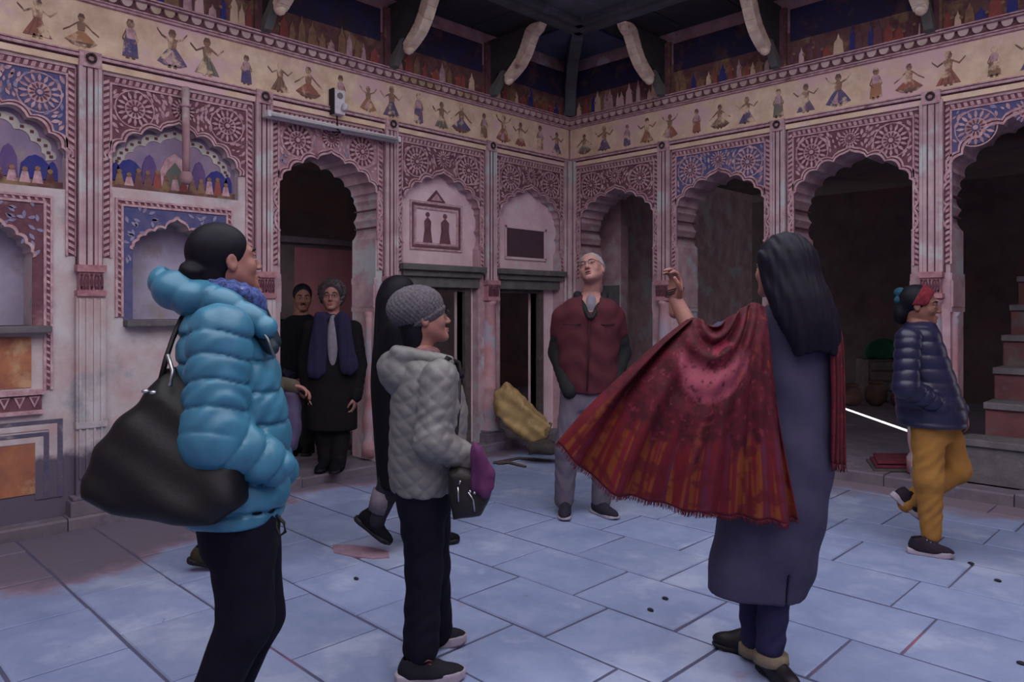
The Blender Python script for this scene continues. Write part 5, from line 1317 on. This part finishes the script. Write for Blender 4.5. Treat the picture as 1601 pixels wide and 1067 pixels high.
trousers('trousers', p, M('dusk_blue_leggings', (50, 46, 84), (42, 38, 72), 16, **FAB), [ll, rl], None, R, (.085, .062, .052), wr=.003)
CUFF = M('beige_cuff', (140, 126, 104), (116, 104, 92), 20)
for a in (P(1181, 1004, .12), P(1205, 1016, -.03)):
    mb = MB(); mb.lathe([(.056, -.05), (.066, -.045), (.064, -.015), (.05, -.01)], a, 14); mb.build('trouser_cuff', CUFF, p.root, smooth=True)
PUMP = M('black_pump_leather', (24, 20, 26), (30, 26, 32), 30, rough=.45)
shoe(p.root, (*P(1186, 1028, .16)[:2], 0), (-.62, .30, 0), upper=PUMP, sole=BLACK, high=.06, length=.24, sole_h=.02); shoe(p.root, (*P(1200, 1030, -.0)[:2], 0), (.30, -.95, 0), upper=PUMP, sole=BLACK, high=.06, length=.235, sole_h=.02)
for i in range(3):
    mb = MB(); c_ = P(1054+i*.9, 461-3.5*i, .027); ax = np.array(P(1051, 450, .03))-np.array(P(1056, 470, .02)); ax /= np.linalg.norm(ax)
    u_ = np.cross(ax, (0, 1, 0)); u_ /= np.linalg.norm(u_); w_ = np.cross(ax, u_)
    mb.tube([c_+.034*(u_*math.cos(t)+w_*math.sin(t)) for t in np.linspace(0, 6.2832, 17)], .0024, 6); mb.build('bracelet', M('dark_bangle', (60, 44, 40), rough=.4, metal=.4), p.root, smooth=True)

def shawl_material():
    m = bpy.data.materials.new('red_woven_shawl'); m.use_nodes = True; nt = m.node_tree; N = nt.nodes; L = nt.links
    b = N['Principled BSDF']; b.inputs['Roughness'].default_value = .72; b.inputs['Specular IOR Level'].default_value = .25; b.inputs['Sheen Weight'].default_value = .0
    uv = N.new('ShaderNodeUVMap'); uv.uv_map = 'cloth'; sx = N.new('ShaderNodeSeparateXYZ'); L.new(uv.outputs[0], sx.inputs[0])
    def math_(op, a, bb=None):
        n = N.new('ShaderNodeMath'); n.operation = op
        for i, q in enumerate((a, bb)):
            if q is None: continue
            if isinstance(q, (int, float)): n.inputs[i].default_value = q
            else: L.new(q, n.inputs[i])
        return n.outputs[0]
    def ramp(v, a, d):
        n = N.new('ShaderNodeMapRange'); n.inputs[1].default_value = a; n.inputs[2].default_value = d; L.new(v, n.inputs[0]); return n.outputs[0]
    def mapv(sx_, sy_, sc, det=4):
        mp = N.new('ShaderNodeMapping'); mp.inputs['Scale'].default_value = (sx_, sy_, 1); L.new(uv.outputs[0], mp.inputs[0])
        n = N.new('ShaderNodeTexNoise'); n.inputs['Scale'].default_value = sc; n.inputs['Detail'].default_value = det; L.new(mp.outputs[0], n.inputs[0]); return n.outputs[0]
    def mix(f_, a, c_):
        n = N.new('ShaderNodeMix'); n.data_type = 'RGBA'
        L.new(f_, n.inputs[0])
        for i, q in ((6, a), (7, c_)):
            if isinstance(q, tuple): n.inputs[i].default_value = (*lin(tuple(v*.74 for v in q)), 1)
            else: L.new(q, n.inputs[i])
        return n.outputs[2]
    U, V = sx.outputs[0], sx.outputs[1]
    n1 = mapv(1, 1, 14, 5); n2 = mapv(1, 1, 30, 5)
    col = mix(ramp(n1, .42, .62), (84, 16, 32), (112, 24, 44))
    col = mix(ramp(n2, .58, .68), col, (140, 48, 66))
    col = mix(ramp(n2, .42, .32), col, (66, 14, 28))
    # round medallion
    du = math_('MULTIPLY', math_('SUBTRACT', U, .50), .85); dv = math_('MULTIPLY', math_('SUBTRACT', V, .24), 1.0)
    r = math_('SQRT', math_('ADD', math_('MULTIPLY', du, du), math_('MULTIPLY', dv, dv)))
    rn = math_('ADD', r, math_('MULTIPLY', math_('SUBTRACT', n2, .5), .05))
    ringm = math_('MULTIPLY', ramp(rn, .085, .105), ramp(rn, .235, .215)); low = ramp(V, .27, .33)
    col = mix(math_('MULTIPLY', math_('MULTIPLY', ringm, low), ramp(n2, .30, .46)), col, (176, 82, 104))
    col = mix(math_('MULTIPLY', ramp(rn, .075, .065), ramp(n1, .42, .5)), col, (156, 48, 72))
    orn = math_('MULTIPLY', ramp(mapv(1, 1, 7, 3), .60, .68), ramp(U, .45, .55))
    col = mix(math_('MULTIPLY', orn, ramp(n2, .45, .55)), col, (186, 92, 36))
    # flame border
    fl_ = mapv(24, .6, 1.0, 1); fl2 = mapv(17, .5, 1.0, 1)
    edge = math_('ADD', .66, math_('MULTIPLY', math_('SUBTRACT', fl2, .5), .42))
    fm = ramp(math_('SUBTRACT', V, edge), -.02, .04)
    fc = mix(ramp(fl_, .36, .42), (112, 40, 70), (128, 24, 38)); fc = mix(ramp(fl_, .48, .53), fc, (150, 74, 36)); fc = mix(ramp(fl_, .60, .64), fc, (150, 32, 46)); fc = mix(ramp(fl_, .68, .72), fc, (96, 44, 78))
    fc = mix(ramp(mapv(30, 1.5, 1.0, 2), .64, .72), fc, (158, 84, 42))
    fc = mix(math_('MULTIPLY', ramp(n1, .50, .42), .8), fc, (112, 22, 36))
    col = mix(fm, col, fc)
    col = mix(ramp(V, .975, .985), col, (104, 22, 40))
    L.new(col, b.inputs['Base Color'])
    bn = N.new('ShaderNodeBump'); bn.inputs['Strength'].default_value = .25; bn.inputs['Distance'].default_value = .004; L.new(n2, bn.inputs['Height']); L.new(bn.outputs[0], b.inputs['Normal'])
    return m
SHM = shawl_material()
def smooth_line(pts, n):
    pts = [np.array(q, float) for q in pts]; m = len(pts)-1; out = []
    for t in np.linspace(0, m, n):
        i = min(int(t), m-1); f_ = t-i
        p0, p1, p2, p3 = pts[max(i-1, 0)], pts[i], pts[i+1], pts[min(i+2, m)]
        out.append(.5*((2*p1)+(-p0+p2)*f_+(2*p0-5*p1+4*p2-p3)*f_**2+(-p0+3*p1-3*p2+p3)*f_**3))
    return np.array(out)
def cloth(name, rows_, nu, nv, mat, parent, disp, thick=.004):
    g = np.array([smooth_line(r_, nu) for r_ in rows_]); full = np.array([smooth_line([g[i][j] for i in range(len(rows_))], nv) for j in range(nu)])   # nu, nv, 3
    U, V = np.meshgrid(np.linspace(0, 1, nu), np.linspace(0, 1, nv), indexing='ij')
    full = full+disp(U, V, full)
    vs = full.reshape(-1, 3); fs = [(i*nv+j, (i+1)*nv+j, (i+1)*nv+j+1, i*nv+j+1) for i in range(nu-1) for j in range(nv-1)]
    me = bpy.data.meshes.new(name); me.from_pydata(vs.tolist(), [], fs); me.materials.append(mat)
    ul = me.uv_layers.new(name='cloth'); uvv = np.stack([U.ravel(), V.ravel()], 1); li = np.zeros(len(me.loops), np.int32); me.loops.foreach_get('vertex_index', li); ul.data.foreach_set('uv', uvv[li].astype(np.float32).ravel())
    me.polygons.foreach_set('use_smooth', np.ones(len(fs), bool))
    o = link(name, me, parent); md = o.modifiers.new('thickness', 'SOLIDIFY'); md.thickness = thick; md.offset = 0
    return o, full
# rows run from the left edge of the cloth to its right edge; first row is the top edge
top = [P(1074, 500, -.10), P(1092, 498, -.12), P(1118, 511, -.16), P(1150, 490, -.16), P(1176, 474, -.12), P(1197, 480, -.15)]
r2 = [P(1030, 535, -.10), P(1062, 535, -.17), P(1108, 556, -.21), P(1150, 546, -.22), P(1180, 530, -.19), P(1205, 540, -.18)]
r3 = [P(975, 585, -.08), P(1015, 605, -.18), P(1075, 640, -.23), P(1135, 640, -.24), P(1182, 630, -.22), P(1217, 635, -.20)]
r4 = [P(918, 640, -.05), P(975, 685, -.16), P(1050, 720, -.22), P(1125, 725, -.24), P(1188, 725, -.23), P(1232, 725, -.21)]
bot = [P(872, 692, .0), P(945, 762, -.12), P(1035, 788, -.19), P(1118, 804, -.22), P(1190, 812, -.23), P(1249, 814, -.22)]
def disp(U, V, X):
    out = np.zeros_like(X)
    fold = (.018*np.sin(U*29+1.2+3*np.sin(U*5))+.010*np.sin(U*57+V*4))*np.clip(V*1.6-.15, 0, 1)*(.6+.7*V)
    dx = (U-.42); dy_ = V+.10; rr = np.sqrt((dx*1.15)**2+(dy_)**2)
    swag = .016*np.sin(rr*46+.6)*np.clip(1.25-V*2.2, 0, 1)*np.exp(-((U-.48)/.28)**2)
    rim = -.035*np.exp(-((U-.055)/.035)**2)*np.clip(1.1-V*.6, 0, 1)+.03*np.exp(-((U-.13)/.03)**2)
    out[..., 1] = fold+1.5*swag+1.3*rim
    out[..., 2] += .004*np.sin(U*47)*V**4
    return out
SHAWL, G = cloth('shawl', [top, r2, r3, r4, bot], 140, 70, SHM, p.root, disp)
fr_ = MB(); rr = random.Random(3)
for i in range(0, 139):
    for s_ in (0, .5):
        a = G[i, -1]*(1-s_)+G[i+1, -1]*s_; dn = (G[i, -1]-G[i, -4]); dn /= np.linalg.norm(dn)
        l = rr.uniform(.014, .024); fr_.tube([a, a+dn*l*.5+A(rr.uniform(-.003, .003), rr.uniform(-.003, .003), -.002), a+dn*l], [.0018, .0016, .0008], 4)
tag(fr_.build('shawl_fringe', M('dark_red_fringe', (120, 34, 48), (84, 24, 36), 60), p.root, smooth=True), kind='stuff')
# the other end of the shawl, hanging over the right shoulder
t1 = [P(1288, 478, -.10), P(1300, 482, -.04), P(1308, 486, .03)]; t2 = [P(1298, 530, -.15), P(1308, 532, -.10), P(1316, 534, -.02)]; t3 = [P(1302, 620, -.15), P(1311, 620, -.10), P(1319, 620, -.03)]; t4 = [P(1300, 724, -.13), P(1311, 726, -.09), P(1321, 727, -.03)]
_, G2 = cloth('shawl', [t1, t2, t3, t4], 24, 40, M('dark_red_shawl_end', (112, 30, 42), (80, 20, 32), 26, (150, 60, 60), 40, .6, rough=.7), p.root, lambda U, V, X: np.stack([0*U, .012*np.sin(U*22+V*3), 0*U], -1))
fr_ = MB()
for i in range(0, 23):
    a = G2[i, -1]; fr_.tube([a, a+A(rr.uniform(-.004, .004), 0, -.012), a+A(rr.uniform(-.006, .006), 0, -.028)], [.0022, .002, .001], 4)
tag(fr_.build('shawl_fringe', M('dark_red_fringe', (120, 34, 48)), p.root, smooth=True), kind='stuff')

# ------------------------------------------------------------------ loose things in the courtyard
b = Person('bulging yellow-brown sack leaning against the wall between the two small doors', 812, 7.02, .0, 'sack', 'sack')
pts = [(792, 597), (772, 618), (774, 648), (800, 672), (828, 690), (848, 692), (856, 676), (860, 664), (836, 640), (812, 614)]
f_, lo, hi = inflate(b, pts, .17, .12, .0, -.1, .014)
def sack(q):
    d = f_(q); return d-.007*np.sin(q[:, 0]*16+q[:, 2]*9+4*np.sin(q[:, 1]*11+q[:, 2]*6))-.004*np.sin(q[:, 0]*30-q[:, 2]*37+3*np.sin(q[:, 0]*12))
sk_ = sdf_obj('sack_body', [(sack, lo, hi, .011)], M('yellow_sackcloth', (206, 176, 122), (180, 148, 98), 9, (214, 190, 146), 6, .58, rough=.8, bump=.2, bs=60), b.root)
mb = MB(); mb.tube([b.P(846, 694, -.16), b.P(855, 680, -.17), b.P(861, 662, -.12)], [.02, .026, .018], 8); mb.build('tied_end', M('frayed_sack_edge', (150, 128, 92), (104, 92, 74), 40), b.root, smooth=True)
b2 = Person('dark grey rubble sack slumped on the floor beside the yellow sack', 850, 6.75, .0, 'rubble_sack', 'sack')
f2, lo, hi = inflate(b2, [(822, 694), (838, 686), (858, 684), (872, 690), (876, 706), (826, 706)], .10, .07, -.12, 0, .01)
sdf_obj('sack_body', [(f2, lo, hi, .011)], M('grey_sack_cloth', (84, 78, 74), (66, 62, 60), 16), b2.root)
for i, pts in enumerate(([(772, 704), (812, 694), (862, 700)], [(778, 700), (795, 697), (822, 706)])):
    s_ = Person(['thin grey stick lying on the floor in front of the yellow sack', 'short curved stick lying on the floor at the column foot by the yellow sack'][i], 800, 6.55-.12*i, 0, 'stick', 'stick', None)
    mb = MB(); q = [s_.P(x, 0, (706-y)*.02) for x, y in pts]; mb.tube([A(v[0], v[1], .014) for v in q], [.012, .014, .009], 8); mb.build('stick_shaft', WOOD, s_.root, smooth=True)
# folded red mat on the ledge
b = Person('folded maroon and pink mat lying on the plinth behind the girl', 1395, 6.05, .09, 'folded_mat', 'mat')
for i, (zz, sx_, mt) in enumerate(((.0, .0, M('grey_mat_edge', (104, 96, 96), (84, 78, 80), 20)), (.022, .03, M('maroon_mat', (128, 54, 74), (108, 44, 62), 14)), (.05, .06, M('maroon_mat', (128, 54, 74))))):
    mb = MB(); mb.prism([(-.24+sx_, -.18+sx_), (.34, -.20+sx_*.5), (.40, .22), (-.10+sx_, .24)], XY, zz, zz+.02); mb.build('mat_fold', mt, b.root, bevel=.005)
# lamp batten with its cable, wall box, painted pipe
def wl_pt(u, z, p_): return FL(u, z, p_)
r_ = empty('tube_light', FL(3.015, 2.85, .085)); tag(r_, 'long white fluorescent lamp batten fixed above the left doorway arch', 'lamp')
mb = MB(); mb.box(-.615, .615, -.025, .025, FL, -.03, .02); mb.build('batten', WHITE, r_, bevel=.005)
mb = MB(); mb.tube([FL(-.58, -.005, .04), FL(.58, -.005, .04)], .013, 10); mb.build('tube', M('unlit_lamp_glass', (208, 206, 212), rough=.25), r_, smooth=True)
for s_ in (-1, 1):
    mb = MB(); mb.box(s_*.598-.014, s_*.598+.014, -.026, .022, FL, .015, .06); mb.build('end_cap', WHITE, r_, bevel=.004)
mb = MB(); mb.tube([FL(-.02, .10, -.01), FL(.0, .02, .03), FL(.01, -.02, .045), FL(-.03, -.035, .03), FL(.05, -.045, .03)], .007, 6); mb.build('cable', BLACK, r_, smooth=True)
u_, z_ = 2.955, 3.075
r_ = empty('wall_box', FL(2.97, 3.07, .01)); tag(r_, 'small white electrical box with lamp holder below the painted frieze', 'box')
mb = MB(); mb.box(-.05, .05, -.10, .10, FL, 0, .07); mb.build('box_body', WHITE, r_, bevel=.006)
mb = MB(); mb.box(.05, .062, -.105, .105, FL, 0, .075); mb.build('side_plate', M('dark_grey_plastic', (50, 46, 54)), r_, bevel=.003)
mb = MB(); mb.lathe([(.016, -.03), (.024, -.02), (.026, .0), (.02, .02), (.012, .03)], FL(-.03, -.04, .095), 12); mb.build('lamp_holder', WHITE, r_, smooth=True)
mb = MB(); mb.prism(disc((.0, .05), .026, 14), FL, .07, .076); mb.build('switch_dial', M('grey_plastic', (140, 136, 144)), r_)
r_ = empty('drain_pipe', FL(4.20, 2.5, .065)); tag(r_, 'pink painted pipe hanging down in front of the blind arch behind the blue jacket', 'pipe')
mb = MB(); mb.tube([FL(0, .43, .0), FL(.0, .0, .01), FL(.0, -.16, .01)], [.026, .026, .024], 10); mb.build('pipe', PINK, r_, smooth=True)
mb = MB(); mb.lathe([(.02, -.06), (.04, -.045), (.046, -.01), (.036, .02), (.026, .03)], FL(0, -.19, .01), 12); mb.build('pipe_end', PINK, r_, smooth=True)
mb = MB(); mb.lathe([(.03, -.012), (.036, -.008), (.036, .008), (.03, .012)], FL(0, .30, .004), 12); mb.build('pipe_collar', LILAC, r_, smooth=True)
# dim store room behind the third right arch: crates, pots, green cloth
def at(px, D, z=.10): X = (px-CX)/FPX*D; return (CAMX+X*CA-D*SA, CAMY+X*SA+D*CA, z)
POT = M('dull_clay_pot', (124, 92, 86), (100, 74, 70), 14, rough=.8)
for i, (px, D, s_, lab) in enumerate(((1332, 9.85, .72, 'dull clay pot in the dark hall nearest the red shawl'), (1369, 9.85, .82, 'dull clay pot under the green cloth in the dark hall'), (1408, 9.6, .66, 'small clay pot in the dark hall beside the girl'))):
    r_ = empty('clay_pot', at(px, D)); tag(r_, lab, 'pot')
    mb = MB(); mb.lathe([(r*s_, z*s_) for r, z in ((.08, 0), (.14, .06), (.18, .16), (.16, .27), (.10, .33), (.09, .36))], (0, 0, 0), 20); mb.build('pot_body', POT, r_, smooth=True)
    mb = MB(); mb.lathe([(r*s_, z*s_) for r, z in ((.09, .35), (.125, .37), (.13, .39), (.10, .40))], (0, 0, 0), 20); mb.build('rim', POT, r_, smooth=True)
r_ = empty('wooden_crate', at(1385, 10.45), ROT); tag(r_, 'wooden crate standing in the dark hall behind the clay pots', 'crate')
for k in range(4):
    mb = MB(); mb.box(-.32, .32, .02+k*.14, .13+k*.14, lambda u, z, p_: (u, p_, z), -.2, -.18); mb.build('board', WOOD, r_, bevel=.004)
for s_ in (-1, 1):
    mb = MB(); mb.box(s_*.31-.02, s_*.31+.02, 0, .58, lambda u, z, p_: (u, p_, z), -.18, .2); mb.build('side_panel', WOOD, r_, bevel=.004)
mb = MB(); mb.box(-.32, .32, .56, .58, lambda u, z, p_: (u, p_, z), -.18, .2); mb.build('lid', WOOD, r_, bevel=.004)
r_ = empty('green_cloth', at(1380, 10.45, .69), ROT); tag(r_, 'dark green cloth heaped on the wooden crate in the dark hall', 'cloth')
sdf_obj('cloth', [(lambda q: smax(ell(q, (0, 0, .10), (.24, .17, .17)), -q[:, 2], .02)-.012*np.sin(q[:, 0]*24+q[:, 1]*30), A(-.3, -.25, -.03), A(.3, .25, .32), .012)], M('bottle_green_cloth', (30, 92, 66), (24, 74, 56), 8), r_)
# red stained stairs seen through the last right arch
STAIR = M('red_washed_stair_stone', (134, 86, 88), (112, 72, 76), 6, (124, 108, 108), 3, .55, bump=.3, bs=30)
r_ = None
for k in range(8):
    mb = MB(); y = .03+.29*k; zt = .42+.25*k
    mb.box(3.80 if k == 0 else 3.9, 4.66, .10, zt-.05, lambda u, z, p_: (u, p_, z), y, y+.30)
    if r_ is None: r_ = mb.build('trim_4', GREY); tag(r_, kind='structure')
    else: mb.build('stair_step', STAIR, r_)
    nb = MB(); nb.box(3.79 if k == 0 else 3.89, 4.67, zt-.05, zt, lambda u, z, p_: (u, p_, z), y-.025, y+.29); nb.build('stair_tread', GREY, r_, bevel=.006)
mb = MB(); mb.box(.40, 3.4, .1, 3.2, lambda u, z, p_: (p_, u, z), 4.75, 4.87); tag(mb.build('wall_stair', STAIR), kind='structure')
# small droppings of stone on the slabs
PEB = M('dark_pebble', (52, 52, 62), (40, 40, 50), 30)
for i, (px, py, lab) in enumerate(((1017, 956, 'dark pebble on the slab left of the long grey tunic'), (1040, 938, 'small dark pebble behind the larger one left of the tunic'), (1518, 883, 'dark stone chip on the slab in front of the girl'), (1560, 910, 'grey stone chip at the right edge of the courtyard slabs'), (1597, 1040, 'black stone chip on the nearest slab at the right'), (557, 907, 'grey pebble on the slab left of the knit hat woman'))):
    D = FPX*CAMH/(py-CY); x, y, _ = at(px, D)
    mb = MB(); bm_ = [(.004, 0), (.016, .002), (.018, .008), (.010, .014), (.003, .016)]; mb.lathe([(r*.75, z*.8) for r, z in bm_], (0, 0, 0), 9, 0, 1.3, .8)
    tag(mb.build('pebble', PEB, None, smooth=True, loc=(x, y, .0015)), lab, 'pebble')
